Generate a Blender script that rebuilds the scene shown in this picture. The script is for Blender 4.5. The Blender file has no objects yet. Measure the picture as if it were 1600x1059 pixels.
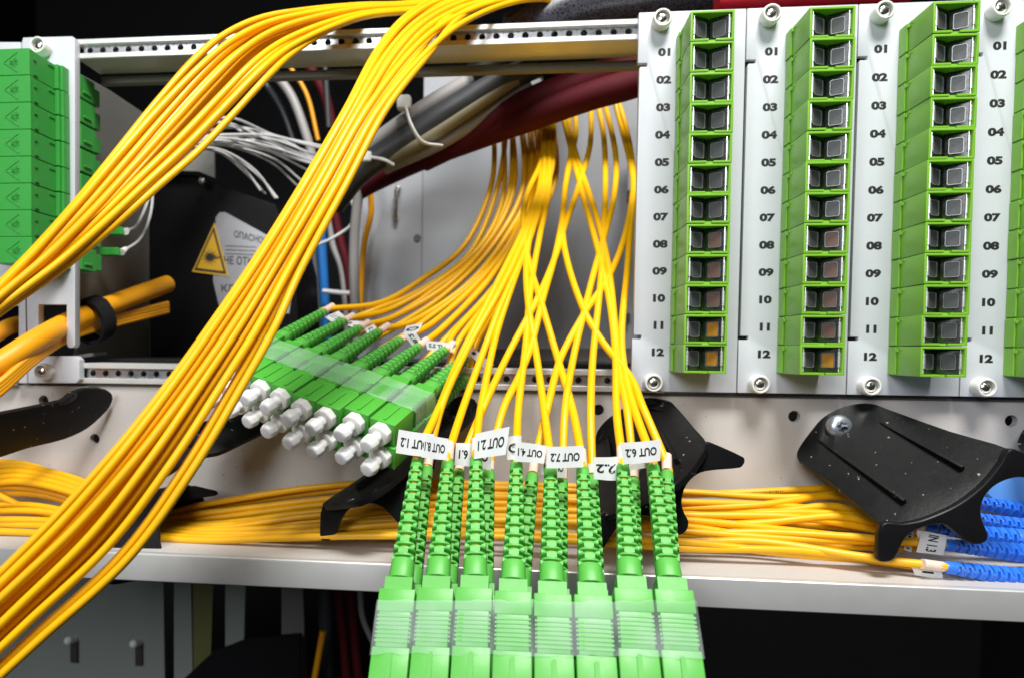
import bpy, bmesh, math, random
from mathutils import Vector, Matrix
random.seed(7)
sc = bpy.context.scene
col = sc.collection
S = 0.001                                   # everything is worked out in millimetres

# ------------------------------------------------------------------ camera
F = 1100.0; PX, PY = 687.495, 589.178       # focal length and principal point for a 1600 x 1059 picture
CAM = Vector((-40.489, -249.366, -51.322))
def _rot(y, p, r):
    cy, sy, cp, sp, cr, sr = math.cos(y), math.sin(y), math.cos(p), math.sin(p), math.cos(r), math.sin(r)
    fwd = Vector((-sy*cp, cy*cp, -sp)); right = Vector((cy, sy, 0)); down = fwd.cross(right)
    return right*cr + down*sr, -right*sr + down*cr, fwd
RIGHT, DOWN, FWD = _rot(.104, .037, -.011)
cd = bpy.data.cameras.new('camera'); cam = bpy.data.objects.new('camera', cd); col.objects.link(cam)
cam.matrix_world = Matrix.Translation(CAM*S) @ Matrix((RIGHT, -DOWN, -FWD)).transposed().to_4x4()
cd.sensor_width = 36; cd.lens = F/1600*36
cd.shift_x = (800-PX)/1600; cd.shift_y = (PY-529.5)/1600
cd.clip_start = .01; cd.clip_end = 20
cd.dof.use_dof = True; cd.dof.focus_distance = .198; cd.dof.aperture_fstop = 16
sc.camera = cam

# ------------------------------------------------------------------ light
w = bpy.data.worlds.new('World'); sc.world = w; w.use_nodes = True
w.node_tree.nodes['Background'].inputs[0].default_value = (.85, .92, 1, 1)
w.node_tree.nodes['Background'].inputs[1].default_value = .03
def area(name, loc, target, size, power, colr=(1, 1, 1), sy=None):
    l = bpy.data.lights.new(name, 'AREA'); o = bpy.data.objects.new(name, l); col.objects.link(o)
    l.size = size; l.energy = power; l.color = colr
    if sy: l.shape = 'RECTANGLE'; l.size_y = sy
    o.location = loc; d = Vector(target)-Vector(loc); o.rotation_euler = d.to_track_quat('-Z', 'Y').to_euler()
    return o
area('ceiling_lamp', (.07, -.36, .62), (-.02, -.02, -.02), .26, 8.2, (1, .985, .96), .2)
area('room_light', (-.28, -.74, .26), (-.02, 0, -.03), .32, 3.3, (.95, .98, 1))
vs = sc.view_settings; vs.view_transform = 'Standard'; vs.look = 'None'; vs.exposure = .18; vs.gamma = 1; vs.use_curve_mapping = False
sc.cycles.use_denoising = True; sc.cycles.max_bounces = 8

# ------------------------------------------------------------------ helpers
def P(u, v, y):
    d = RIGHT*((u-PX)/F) + DOWN*((v-PY)/F) + FWD
    return CAM + d*((y-CAM.y)/d.y)
def plane_of(a, b, c):
    n = (b-a).cross(c-a).normalized(); return a, n
def PL(u, v, pl):
    d = RIGHT*((u-PX)/F) + DOWN*((v-PY)/F) + FWD
    return CAM + d*((pl[0]-CAM).dot(pl[1])/d.dot(pl[1]))
def PZ(u, v, z):
    d = RIGHT*((u-PX)/F) + DOWN*((v-PY)/F) + FWD
    return CAM + d*((z-CAM.z)/d.z)
def V(*a): return Vector(a)

def smooth_path(pts, n=8):
    """Catmull-Rom through the points"""
    q = [pts[0]*2-pts[1]] + list(pts) + [pts[-1]*2-pts[-2]]
    out = []
    for i in range(1, len(q)-2):
        a, b, c, d = q[i-1], q[i], q[i+1], q[i+2]
        for k in range(n):
            t = k/n
            out.append(.5*((2*b)+(c-a)*t+(2*a-5*b+4*c-d)*t*t+(3*b-a-3*c+d)*t**3))
    out.append(pts[-1]); return out

class MB:
    def __init__(s): s.bm = bmesh.new()
    def face(s, vs):
        try: return s.bm.faces.new(vs)
        except ValueError: return None
    def loops(s, rings, cap0=True, cap1=True):
        vv = [[s.bm.verts.new(p) for p in r] for r in rings]
        n = len(vv[0])
        for a, b in zip(vv, vv[1:]):
            for i in range(n): s.face((a[i], a[(i+1) % n], b[(i+1) % n], b[i]))
        if cap0: s.face(vv[0][::-1])
        if cap1: s.face(vv[-1])
        return s
    def box(s, a, b):
        x0, y0, z0 = (min(a[i], b[i]) for i in range(3)); x1, y1, z1 = (max(a[i], b[i]) for i in range(3))
        return s.loops([[V(x0,y0,z0),V(x1,y0,z0),V(x1,y1,z0),V(x0,y1,z0)], [V(x0,y0,z1),V(x1,y0,z1),V(x1,y1,z1),V(x0,y1,z1)]])
    def prism(s, pts, vec):
        return s.loops([list(pts), [p+vec for p in pts]])
    def tube(s, pts, r, n=10, flat=1.0, fdir=None):
        rings = []; t0 = (pts[1]-pts[0]).normalized()
        up = Vector(fdir) if fdir else (Vector((0, 0, 1)) if abs(t0.z) < .9 else Vector((1, 0, 0)))
        x = (up - t0*up.dot(t0)).normalized()
        for i, p in enumerate(pts):
            t = (pts[min(i+1, len(pts)-1)]-pts[max(i-1, 0)]).normalized()
            x = (x - t*x.dot(t)).normalized(); y = t.cross(x)
            rr = r[i] if isinstance(r, (list, tuple)) else r
            rings.append([p + x*(math.cos(a)*rr) + y*(math.sin(a)*rr*flat) for a in (2*math.pi*k/n for k in range(n))])
        return s.loops(rings)
    def lathe(s, prof, base, axis, n=24, cap=True, ph=0):
        """prof: (radius, height) pairs along axis"""
        ax = Vector(axis).normalized(); x = ax.orthogonal().normalized(); y = ax.cross(x)
        rings = [[base + ax*h + x*(math.cos(a)*r) + y*(math.sin(a)*r) for a in (ph+2*math.pi*k/n for k in range(n))] for r, h in prof]
        return s.loops(rings, cap, cap)
    def bevel(s, w, seg=1, ang=40):
        bmesh.ops.recalc_face_normals(s.bm, faces=s.bm.faces)
        e = [e for e in s.bm.edges if len(e.link_faces) == 2 and e.calc_face_angle(0) > math.radians(ang)]
        bmesh.ops.bevel(s.bm, geom=e, offset=w, segments=seg, affect='EDGES', profile=.6, clamp_overlap=True)
        return s

MW = {}                                       # world matrices (mm) of the empties
def to_mesh(name, mb, M=None, smooth=35):
    bm = mb.bm; bmesh.ops.recalc_face_normals(bm, faces=bm.faces)
    if M is not None: bm.transform(M)
    bm.transform(Matrix.Scale(S, 4))
    me = bpy.data.meshes.new(name); bm.to_mesh(me); bm.free()
    if smooth:
        for p in me.polygons: p.use_smooth = True
        me.set_sharp_from_angle(angle=math.radians(smooth))
    return me
def link(name, me, mat, parent=None):
    o = bpy.data.objects.new(name, me); col.objects.link(o)
    if mat and not me.materials: me.materials.append(mat)
    if parent: o.parent = parent
    return o
def tag(o, label, cat, group=None, kind=None):
    if label: o['label'] = label
    if cat: o['category'] = cat
    if group: o['group'] = group
    if kind: o['kind'] = kind
    return o
def thing(name, label, cat, at, group=None, M=None):
    o = bpy.data.objects.new(name, None); col.objects.link(o); o.empty_display_size = .005
    M = M if M is not None else Matrix.Translation(at)
    q = M.copy(); q.translation = M.translation*S; o.matrix_world = q
    MW[o.name] = M; tag(o, label, cat, group); return o
def root_M(o):
    M = Matrix.Identity(4)
    while o is not None:
        if o.name in MW: return MW[o.name]
        o = o.parent
    return M
def part(name, mb, mat, parent, local=False, smooth=35, label=None):
    M = None if local else root_M(parent).inverted()
    o = link(name, to_mesh(name, mb, M, smooth), mat, parent)
    if label: o['label'] = label
    return o
def single(name, mb, mat, label, cat, group=None, kind=None, smooth=35):
    bm = mb.bm; lo = V(*(min(v.co[i] for v in bm.verts) for i in range(3))); hi = V(*(max(v.co[i] for v in bm.verts) for i in range(3)))
    c = V((lo.x+hi.x)/2, (lo.y+hi.y)/2, lo.z)
    o = link(name, to_mesh(name, mb, Matrix.Translation(-c), smooth), mat); o.location = c*S; MW[o.name] = Matrix.Translation(c)
    return tag(o, label, cat, group, kind)
def dup_children(src, dst):
    for ch in list(src.children):
        c = ch.copy(); col.objects.link(c); c.parent = dst
        for g in list(ch.children):
            d = g.copy(); col.objects.link(d); d.parent = c
def cut(mb, cutter):
    """boolean difference, result back in mb"""
    ms = []
    for b in (mb, cutter):
        bmesh.ops.recalc_face_normals(b.bm, faces=b.bm.faces)
        me = bpy.data.meshes.new('temporary'); b.bm.to_mesh(me); b.bm.free()
        o = bpy.data.objects.new('temporary', me); col.objects.link(o); ms.append(o)
    m = ms[0].modifiers.new('cut', 'BOOLEAN'); m.operation = 'DIFFERENCE'; m.object = ms[1]; m.solver = 'EXACT'
    dg = bpy.context.evaluated_depsgraph_get(); dg.update()
    me = bpy.data.meshes.new_from_object(ms[0].evaluated_get(dg))
    mb.bm = bmesh.new(); mb.bm.from_mesh(me)
    for o in ms: d = o.data; bpy.data.objects.remove(o); bpy.data.meshes.remove(d)
    bpy.data.meshes.remove(me); return mb
def text_verts(s, bold=0.012):
    """list of 2-D polygons of a line of text plus its extent"""
    cu = bpy.data.curves.new('temporary', 'FONT'); cu.body = s; cu.offset = bold; cu.resolution_u = 4
    o = bpy.data.objects.new('temporary', cu); col.objects.link(o)
    dg = bpy.context.evaluated_depsgraph_get(); dg.update()
    me = bpy.data.meshes.new_from_object(o.evaluated_get(dg))
    vs = [(v.co.x, v.co.y) for v in me.vertices]; fs = [tuple(p.vertices) for p in me.polygons]
    bpy.data.objects.remove(o); bpy.data.curves.remove(cu); bpy.data.meshes.remove(me)
    x0 = min(a for a, b in vs); x1 = max(a for a, b in vs); y0 = min(b for a, b in vs); y1 = max(b for a, b in vs)
    return [((a-x0)/(x1-x0), (b-y0)/(y1-y0)) for a, b in vs], fs, (x1-x0)/(y1-y0)
def add_text(mb, s, fmap, bold=.012):
    vs, fs, asp = text_verts(s, bold)
    vv = [mb.bm.verts.new(fmap(a, b)) for a, b in vs]
    for f in fs:
        try: mb.bm.faces.new([vv[i] for i in f])
        except ValueError: pass
    return asp

# ------------------------------------------------------------------ materials
def mat(name, c, rough=.4, metal=0, var=.08, scale=40, bump=0, bscale=300, spec=.5, coat=0, rvar=.1, trans=0, sss=0, alpha=1, speck=None):
    m = bpy.data.materials.new(name); m.use_nodes = True; nt = m.node_tree; b = nt.nodes['Principled BSDF']
    L = nt.links.new
    tc = nt.nodes.new('ShaderNodeTexCoord'); n = nt.nodes.new('ShaderNodeTexNoise')
    n.inputs['Scale'].default_value = scale; n.inputs['Detail'].default_value = 5; L(tc.outputs['Object'], n.inputs['Vector'])
    mx = nt.nodes.new('ShaderNodeMix'); mx.data_type = 'RGBA'
    mx.inputs[6].default_value = tuple(x*(1-var) for x in c)+(1,); mx.inputs[7].default_value = tuple(min(1, x*(1+var)) for x in c)+(1,)
    L(n.outputs['Fac'], mx.inputs[0]); out = mx.outputs[2]
    if speck:
        sn = nt.nodes.new('ShaderNodeTexNoise'); sn.inputs['Scale'].default_value = speck[1]; sn.inputs['Detail'].default_value = 2
        L(tc.outputs['Object'], sn.inputs['Vector'])
        rp = nt.nodes.new('ShaderNodeValToRGB'); rp.color_ramp.elements[0].position = speck[2]; rp.color_ramp.elements[1].position = speck[2]+.03
        L(sn.outputs['Fac'], rp.inputs['Fac'])
        m2 = nt.nodes.new('ShaderNodeMix'); m2.data_type = 'RGBA'; L(rp.outputs['Color'], m2.inputs[0]); L(out, m2.inputs[6]); m2.inputs[7].default_value = speck[0]+(1,)
        out = m2.outputs[2]
    L(out, b.inputs['Base Color'])
    mr = nt.nodes.new('ShaderNodeMapRange'); mr.inputs['To Min'].default_value = max(0, rough-rvar); mr.inputs['To Max'].default_value = min(1, rough+rvar)
    n2 = nt.nodes.new('ShaderNodeTexNoise'); n2.inputs['Scale'].default_value = scale*4; n2.inputs['Detail'].default_value = 6; L(tc.outputs['Object'], n2.inputs['Vector'])
    L(n2.outputs['Fac'], mr.inputs['Value']); L(mr.outputs['Result'], b.inputs['Roughness'])
    b.inputs['Metallic'].default_value = metal; b.inputs['Specular IOR Level'].default_value = spec
    b.inputs['Coat Weight'].default_value = coat; b.inputs['Coat Roughness'].default_value = .15
    if trans: b.inputs['Transmission Weight'].default_value = trans
    if alpha < 1: b.inputs['Alpha'].default_value = alpha
    if sss: b.inputs['Subsurface Weight'].default_value = sss; b.inputs['Subsurface Radius'].default_value = (1, 1, 1); b.inputs['Subsurface Scale'].default_value = .002
    if bump:
        bp = nt.nodes.new('ShaderNodeBump'); bp.inputs['Strength'].default_value = bump; bp.inputs['Distance'].default_value = .0002
        n3 = nt.nodes.new('ShaderNodeTexNoise'); n3.inputs['Scale'].default_value = bscale; n3.inputs['Detail'].default_value = 4; L(tc.outputs['Object'], n3.inputs['Vector'])
        L(n3.outputs['Fac'], bp.inputs['Height']); L(bp.outputs['Normal'], b.inputs['Normal'])
    return m
YEL = mat('yellow_jacket', (.94, .50, .002), .38, var=.09, scale=60, bump=.06, bscale=900)
YEL2 = mat('golden_jacket', (.92, .46, .002), .42, var=.1, scale=60, bump=.06, bscale=900)
ORG = mat('orange_jacket', (.85, .36, .004), .45, var=.08, scale=60, bump=.1, bscale=500)  # orange cables, and yellow ones whose shade is put into the colour
GRN = mat('apple_green_plastic', (.075, .40, .04), .42, var=.06, scale=90, bump=.05, bscale=700)
GRN2 = mat('boot_green_rubber', (.095, .43, .06), .45, var=.08, scale=90, bump=.06, bscale=900)
GRNR = mat('lime_green_plastic', (.20, .47, .035), .36, var=.06, scale=120, bump=.05, bscale=900)
GRNL = mat('mid_green_plastic', (.04, .33, .05), .38, var=.08, scale=120, bump=.05, bscale=900)
WHT = mat('white_painted_steel', (.56, .58, .62), .42, var=.05, scale=60, bump=.08, bscale=600, speck=((.55, .55, .56), 500, .78))
CREAM = mat('beige_painted_steel', (.56, .53, .50), .45, var=.06, scale=25, bump=.12, bscale=700, speck=((.28, .26, .24), 650, .73))
WPL = mat('white_plastic', (.82, .82, .79), .35, var=.03, scale=100, sss=.1)
CAP = mat('translucent_white_rubber', (.86, .86, .86), .3, var=.05, scale=150, sss=.6)
ALU = mat('anodised_aluminium', (.78, .78, .76), .38, .55, var=.06, scale=30, bump=.05)
ALUD = mat('zinc_strip', (.55, .56, .58), .3, .9, var=.12, scale=60)
STEEL = mat('nickel_steel', (.72, .70, .66), .22, 1, var=.12, scale=200)
STEELD = mat('dark_steel', (.10, .09, .08), .4, .6, var=.1)
ZINC = mat('galvanised_screw', (.48, .52, .58), .33, .8, var=.12, scale=200, bump=.1)
BLK = mat('black_plastic', (.006, .006, .0065), .42, spec=.2, var=.2, scale=60, bump=.25, bscale=900, speck=((.30, .29, .26), 560, .715))
BLK2 = mat('black_satin_plastic', (.007, .007, .008), .42, spec=.2, var=.2, scale=60, bump=.1)
FELT = mat('black_velcro', (.012, .012, .014), .95, var=.4, scale=400, bump=1, bscale=1500, spec=.2)
PAPER = mat('white_label_paper', (.84, .84, .85), .5, var=.02, scale=100)
SLEEVE = mat('clear_label_wrap', (.86, .66, .55), .25, var=.05, scale=100, spec=.6)
INK = mat('black_ink', (.012, .012, .013), .55, var=.1)
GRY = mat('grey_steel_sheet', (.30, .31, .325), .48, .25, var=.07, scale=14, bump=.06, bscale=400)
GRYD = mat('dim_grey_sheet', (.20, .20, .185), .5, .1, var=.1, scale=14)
OLV = mat('grey_green_sheet', (.27, .30, .275), .5, .1, var=.1, scale=14)
OLV2 = mat('olive_sheet', (.15, .15, .05), .5, .1, var=.12, scale=14)
RED = mat('dark_red_jacket', (.085, .003, .008), .68, spec=.25, var=.12, scale=60, bump=.1)
RED2 = mat('bright_red_jacket', (.55, .012, .03), .4, var=.1)
CGRY = mat('grey_cable_jacket', (.04, .042, .046), .45, var=.1, scale=60)
CWHT = mat('white_cable_jacket', (.34, .325, .315), .45, var=.06, scale=60)  # white jacket darkened, the shade of the bay is in the colour
CCRM = mat('cream_cable_jacket', (.24, .21, .135), .45, var=.08, scale=60)  # cream jacket darkened to carry the harness shade in its colour
CBLU = mat('blue_cable_jacket', (.02, .17, .52), .4, var=.08, scale=60)
FIB = mat('white_fibre_coating', (.62, .62, .62), .4, var=.05)
BLUE = mat('blue_boot_rubber', (.03, .19, .85), .38, var=.08, scale=120, bump=.05)
BLUEB = mat('light_blue_plastic', (.16, .42, .9), .25, var=.06, scale=120)
CABW = mat('cabinet_black', (.004, .004, .005), .7, var=.2, spec=.2)
LBLS = mat('silver_label_film', (.30, .30, .315), .35, .4, var=.06, scale=90)
WARN = mat('warning_yellow', (.50, .29, .01), .45, var=.06)
DOOR = mat('smoked_shutter', (.018, .02, .02), .3, .1, var=.25, scale=250, spec=.8)
WIN = mat('grey_shutter_window', (.065, .068, .07), .38, .1, var=.3, scale=250, spec=.3)
WINR = mat('brownish_shutter_window', (.15, .075, .06), .42, .1, var=.2, scale=250, spec=.3)  # brownish reflection on the shutter, painted as its colour
WINO = mat('amber_shutter_window', (.48, .22, .025), .18, .1, var=.25, scale=250, spec=.8)  # amber reflection on the shutter, painted as its colour
PIN = mat('bright_hinge_metal', (.84, .85, .86), .28, .65, var=.05, scale=300)
RIM = mat('shutter_window_rim', (.17, .18, .185), .25, .2, var=.3, scale=300)
BOXB = mat('matt_black_box_plastic', (.0035, .0035, .004), .6, var=.3, spec=.12)
def tape_mat():
    m = bpy.data.materials.new('clear_tape_film'); m.use_nodes = True; nt = m.node_tree; L = nt.links.new
    for n in list(nt.nodes):
        if n.type != 'OUTPUT_MATERIAL': nt.nodes.remove(n)
    out = [n for n in nt.nodes][0]
    t = nt.nodes.new('ShaderNodeBsdfTransparent'); t.inputs[0].default_value = (.97, 1, .98, 1)
    p = nt.nodes.new('ShaderNodeBsdfPrincipled'); p.inputs['Base Color'].default_value = (.76, .84, .85, 1); p.inputs['Roughness'].default_value = .16
    tc = nt.nodes.new('ShaderNodeTexCoord'); n = nt.nodes.new('ShaderNodeTexNoise'); n.inputs['Scale'].default_value = 70; n.inputs['Detail'].default_value = 3; n.inputs['Distortion'].default_value = .6
    L(tc.outputs['Object'], n.inputs['Vector'])
    r = nt.nodes.new('ShaderNodeMapRange'); r.inputs['From Min'].default_value = .35; r.inputs['From Max'].default_value = .75; r.inputs['To Min'].default_value = .10; r.inputs['To Max'].default_value = .30
    L(n.outputs['Fac'], r.inputs['Value'])
    bp = nt.nodes.new('ShaderNodeBump'); bp.inputs['Strength'].default_value = .35; bp.inputs['Distance'].default_value = .0006; L(n.outputs['Fac'], bp.inputs['Height']); L(bp.outputs['Normal'], p.inputs['Normal'])
    mx = nt.nodes.new('ShaderNodeMixShader'); L(r.outputs['Result'], mx.inputs[0]); L(t.outputs[0], mx.inputs[1]); L(p.outputs[0], mx.inputs[2]); L(mx.outputs[0], out.inputs[0])
    return m
TAPE = tape_mat()
def net_mat():
    m = mat('black_braided_mesh', (.03, .03, .04), .4, var=.2)
    nt = m.node_tree; L = nt.links.new; b = nt.nodes['Principled BSDF']; tc = nt.nodes.new('ShaderNodeTexCoord')
    v = nt.nodes.new('ShaderNodeTexVoronoi'); v.inputs['Scale'].default_value = 800; v.feature = 'DISTANCE_TO_EDGE'; L(tc.outputs['Object'], v.inputs['Vector'])
    r = nt.nodes.new('ShaderNodeValToRGB'); r.color_ramp.elements[0].color = (.05, .05, .07, 1); r.color_ramp.elements[1].color = (.004, .004, .006, 1)
    r.color_ramp.elements[0].position = .10; r.color_ramp.elements[1].position = .2; L(v.outputs['Distance'], r.inputs['Fac']); L(r.outputs['Color'], b.inputs['Base Color'])
    return m
NET = net_mat()

# ------------------------------------------------------------------ setting: inside of the cabinet
mb = MB(); X0, X1, Y0, Y1, Z0, Z1 = -520, 380, 20, 420, -420, 330
for a, b in (((X0, Y1, Z0), (X1, Y1+4, Z1)), ((X0-4, Y0, Z0), (X0, Y1, Z1)), ((X1, Y0, Z0), (X1+4, Y1, Z1)), ((X0, Y0, Z0-4), (X1, Y1, Z0)), ((X0, Y0, Z1), (X1, Y1, Z1+4))): mb.box(a, b)
single('cabinet_wall', mb, CABW, None, None, kind='structure')

# ------------------------------------------------------------------ cable tray below the rack: face, shelf, lip
def hole_cutter(spots, y, r=2.0, dpt=10):
    c = MB()
    for (u, v) in spots: c.lathe([(r, 0), (r, dpt)], P(u, v, y)-V(0, dpt/2, 0), (0, 1, 0), 20)
    return c
FZ = -114.5
tray = thing('cable_tray', 'beige steel cable tray with a shelf and bright front lip below the rack', 'cable tray', V(-40, 0, FZ))
mb = MB(); mb.box((-330, 4, FZ-6), (230, 6.5, -66.2))
cut(mb, hole_cutter([(1241, 650), (1580, 657), (68, 625), (148, 685), (935, 640), (505, 640)], 4))
part('face_plate', mb, CREAM, tray)
mb = MB(); mb.box((-330, -44, FZ-1.2), (230, 4, FZ)); part('shelf_plate', mb, CREAM, tray)
mb = MB(); mb.box((-330, -46.8, FZ-8.2), (230, -44.1, FZ+.5)); mb.bevel(.8, 3); part('lip', mb, ALU, tray)
mb = MB(); mb.box((-330, 5.2, -66.1), (230, 30, -65.2)); part('top_plate', mb, GRYD, tray)

# ------------------------------------------------------------------ rails
def perforated(mb, x0, x1, z0, z1, y, pitch, r, depth=2.5):
    n = int((x1-x0)/pitch); N = 16; off = (x1-x0-n*pitch)
    for i in range(n):
        cx = x0+off/2+(i+.5)*pitch; cz = (z0+z1)/2; hx = pitch/2; hz = (z1-z0)/2
        o, a, b = [], [], []
        for k in range(N):
            t = 2*math.pi*(k+.5)/N; c, s = math.cos(t), math.sin(t); m = max(abs(c)/hx, abs(s)/hz)
            o.append(mb.bm.verts.new((cx+c/m, y, cz+s/m))); a.append(mb.bm.verts.new((cx+c*r, y, cz+s*r))); b.append(mb.bm.verts.new((cx+c*r, y+depth, cz+s*r)))
        for k in range(N):
            j = (k+1) % N
            mb.face((o[k], o[j], a[j], a[k])); mb.face((a[k], a[j], b[j], b[k]))
    bmesh.ops.remove_doubles(mb.bm, verts=mb.bm.verts, dist=.02)
def rail(label, zt, zb, x0, x1, y=2.6, depth=15):
    t = thing('mounting_rail', label, 'mounting rail', V((x0+x1)/2, y, zb), 'aluminium mounting rails')
    lip = 2.0
    mb = MB(); mb.box((x0, y, zt-lip), (x1, y+depth, zt)); mb.bevel(.25); part('upper_lip', mb, ALU, t)
    mb = MB(); mb.box((x0, y, zb), (x1, y+depth, zb+lip)); mb.bevel(.25); part('lower_lip', mb, ALU, t)
    mb = MB(); perforated(mb, x0, x1, zb+lip+.02, zt-lip-.02, y+1.9, 5.08, 1.15); part('perforated_strip', mb, ALUD, t)
    mb = MB(); mb.box((x0, y+7, zb+lip+.02), (x1, y+9, zt-lip-.02)); part('back_web', mb, STEELD, t)
    return t
r = rail('bright aluminium rail with a row of holes along the top, under the yellow cables', 63.6, 56.4, -205, 12)
mb = MB(); mb.box((-205, 18.5, 53.2), (12, 22, 55.8)); part('rear_flange', mb, GRYD, r)
r = rail('bright aluminium rail with a row of holes along the bottom, behind the green connectors', -57.2, -64.9, -204.5, 12)
single('plate', MB().box((-204, 20, -57.5), (2, 150, -55.5)), BLK2, 'black bottom plate of the open rack bay behind the lower rail', 'plate')

# ------------------------------------------------------------------ screws shared by the panels
def cross_cut(base, r):
    c = MB()
    for a in (0, 1):
        h = (r*.62, .22*r) if a else (.22*r, r*.62)
        c.box((base.x-h[0], base.y-3, base.z-h[1]), (base.x+h[0], base.y+.9, base.z+h[1]))
    return c
def screw_meshes():
    m = MB(); m.lathe([(1.0, 1.5), (2.05, 1.2), (2.1, .6), (1.9, 0), (1.3, -.45), (.6, -.65), (.05, -.7)], V(0, -3.4, 0), (0, 1, 0), 28)
    cut(m, cross_cut(V(0, -3.9, 0), 2.0)); head = to_mesh('screw', m, Matrix.Rotation(.5, 4, 'Y'))
    c = MB(); c.lathe([(3.05, 4.4), (3.15, 1), (2.95, .2), (2.75, 0), (2.35, .05), (2.3, .5), (2.3, 2.6)], V(0, -4.4, 0), (0, 1, 0), 26, cap=False)
    return head, to_mesh('collar', c)
SCREW, COLLAR = screw_meshes()
def add_screw(panel, u, v, rot=0):
    p = P(u, v, -4.2); base = MW[panel.name].translation
    s = link('screw', SCREW, STEEL, panel); s.location = (V(p.x, 0, p.z)-base)*S; s.rotation_euler = (0, rot, 0)
    c = link('collar', COLLAR, WPL, s)

# ------------------------------------------------------------------ right hand panels
def panel_outline(x0, x1, zt=64.3, zb=-64.3):
    n = 3.1
    return [V(x0, 0, zt), V(x0, 0, 47.4), V(x0+n, 0, 47.4), V(x0+n, 0, 46.1), V(x0+.9, 0, 46.1), V(x0+.5, 0, 45.6), V(x0+.5, 0, -45.0), V(x0+n, 0, -45.0), V(x0+n, 0, -46.4), V(x0, 0, -46.4), V(x0, 0, zb), V(x1, 0, zb), V(x1, 0, zt)]
PW = 35.47
NUM = [((1038, 82), (1028, 550)), ((1205, 81), (1194, 553)), ((1376, 77), (1360, 557)), ((1562, 72), (1541, 560))]
SCR = [((1036, 27), (1022, 598)), ((1207, 20), (1189, 600)), ((1384, 15), (1363, 603)), ((1567, 10), (1543, 605))]
ORD = ['leftmost', 'second from left', 'third from left', 'rightmost']
for i in range(4):
    x0 = i*PW + .15; x1 = x0+PW-.35
    t = thing('numbered_panel', 'pale grey panel printed 01 to 12, %s of the four' % ORD[i].rstrip(','), 'panel', V((x0+x1)/2, 0, -64.3), 'numbered panels')
    mb = MB(); mb.prism(panel_outline(x0, x1), V(0, 2.4, 0)); mb.bevel(.22, 2, 60); part('plate', mb, WHT, t)
    for k, (u, v) in enumerate(SCR[i]): add_screw(t, u, v, random.uniform(0, 1.5))
    mb = MB(); a = P(*NUM[i][0], 0); b = P(*NUM[i][1], 0)
    for k in range(12):
        c = a.lerp(b, k/11); h = 2.75; s = '%02d' % (k+1)
        asp = text_verts(s)[2]; wd = h*asp*1.36
        add_text(mb, s, lambda p, q: V(c.x-wd/2+p*wd, -.03, c.z-h/2+q*h), .06)
    part('printed_numbers', mb, INK, t, smooth=0)
    mb = MB(); mb.box((a.x+6.0, 2.5, -58), (a.x+20, 14, 58)); part('rear_support', mb, STEELD, t)

# ------------------------------------------------------------------ fibre adapters on the panels (origin: panel face, lower left corner of the body)
AW, AH, AD = 13.3, 9.3, 18.2
def adapter_proto():
    t = thing('fibre_adapter', None, 'adapter', V(0, 0, 0))
    m = MB()
    o = [V(0,0,0), V(AW,0,0), V(AW,0,AH), V(0,0,AH)]; wl = .72
    fr = [p+V(0,-AD,0) for p in o]; inn = [V(wl,-AD,wl), V(AW-wl,-AD,wl), V(AW-wl,-AD,AH-wl), V(wl,-AD,AH-wl)]; dp = [p+V(0,11.5,0) for p in inn]
    m.loops([o, fr, inn, dp], True, True); m.bevel(.16, 2)
    nc = MB(); nc.box((AW/2-1.1, -AD-1, -.5), (AW/2+1.1, -AD+1.2, wl+.01)); cut(m, nc)
    hs = part('housing', m, GRNR, t, True)
    m = MB(); m.box((-.55, -4.6, .15), (-.01, -.05, AH-.15)); m.box((-.5, -5.6, 7.4), (-.01, -4.6, 8.4)); m.bevel(.15)
    m.box((-.3, -7.4, 8.2), (-.01, -6.4, 9.0))
    part('flange', m, GRNR, t, True)
    for sgn in (0, 1):
        X = lambda x: AW-x if sgn else x
        a = [V(X(1.3), -AD+1.4, .95), V(X(AW/2-.25), -AD+4.2, .95), V(X(AW/2-.25), -AD+4.2, AH-.95), V(X(1.3), -AD+1.4, AH-.95)]
        m = MB(); m.prism(a, V(0, .5, 0)); m.bevel(.1); d = part('shutter_door', m, DOOR, t, True)
        # raised rounded window frame on the door
        ex = (a[1]-a[0]).normalized(); ez = V(0, 0, 1); nn = ex.cross(ez); nn = nn if nn.y < 0 else -nn
        c = (a[0]+a[2])/2; rr = lambda hw, hh, h: [c+ex*(hw*sx+.35*cx)+ez*(hh*sz+.35*cz)+nn*h for sx, sz, cx, cz in ((-1,-1,1,0),(1,-1,-1,0),(1,-1,0,1),(1,1,0,-1),(1,1,-1,0),(-1,1,1,0),(-1,1,0,-1),(-1,-1,0,1))]
        m = MB(); m.loops([rr(1.62, 2.1, .02), rr(1.62, 2.1, .14)], True, True)
        part('window', m, WIN, d, True)
        m = MB(); m.loops([rr(1.95, 2.4, .02), rr(1.95, 2.4, .3), rr(1.72, 2.2, .3), rr(1.66, 2.14, .05)], False, False)
        part('window_rim', m, RIM, d, True)
        m = MB(); m.lathe([(.42, 0), (.42, 4.6)], V(X(1.35), -AD+.9, 2.5), (0, 0, 1), 12); m.lathe([(.2, 0), (.2, 7.5)], V(X(1.35), -AD+1.0, .9), (0, 0, 1), 8)
        part('hinge_pin', m, PIN, t, True)
    return t
proto = adapter_proto(); used = False
pitch = 113.2/12
WIN_SP = {}
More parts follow.
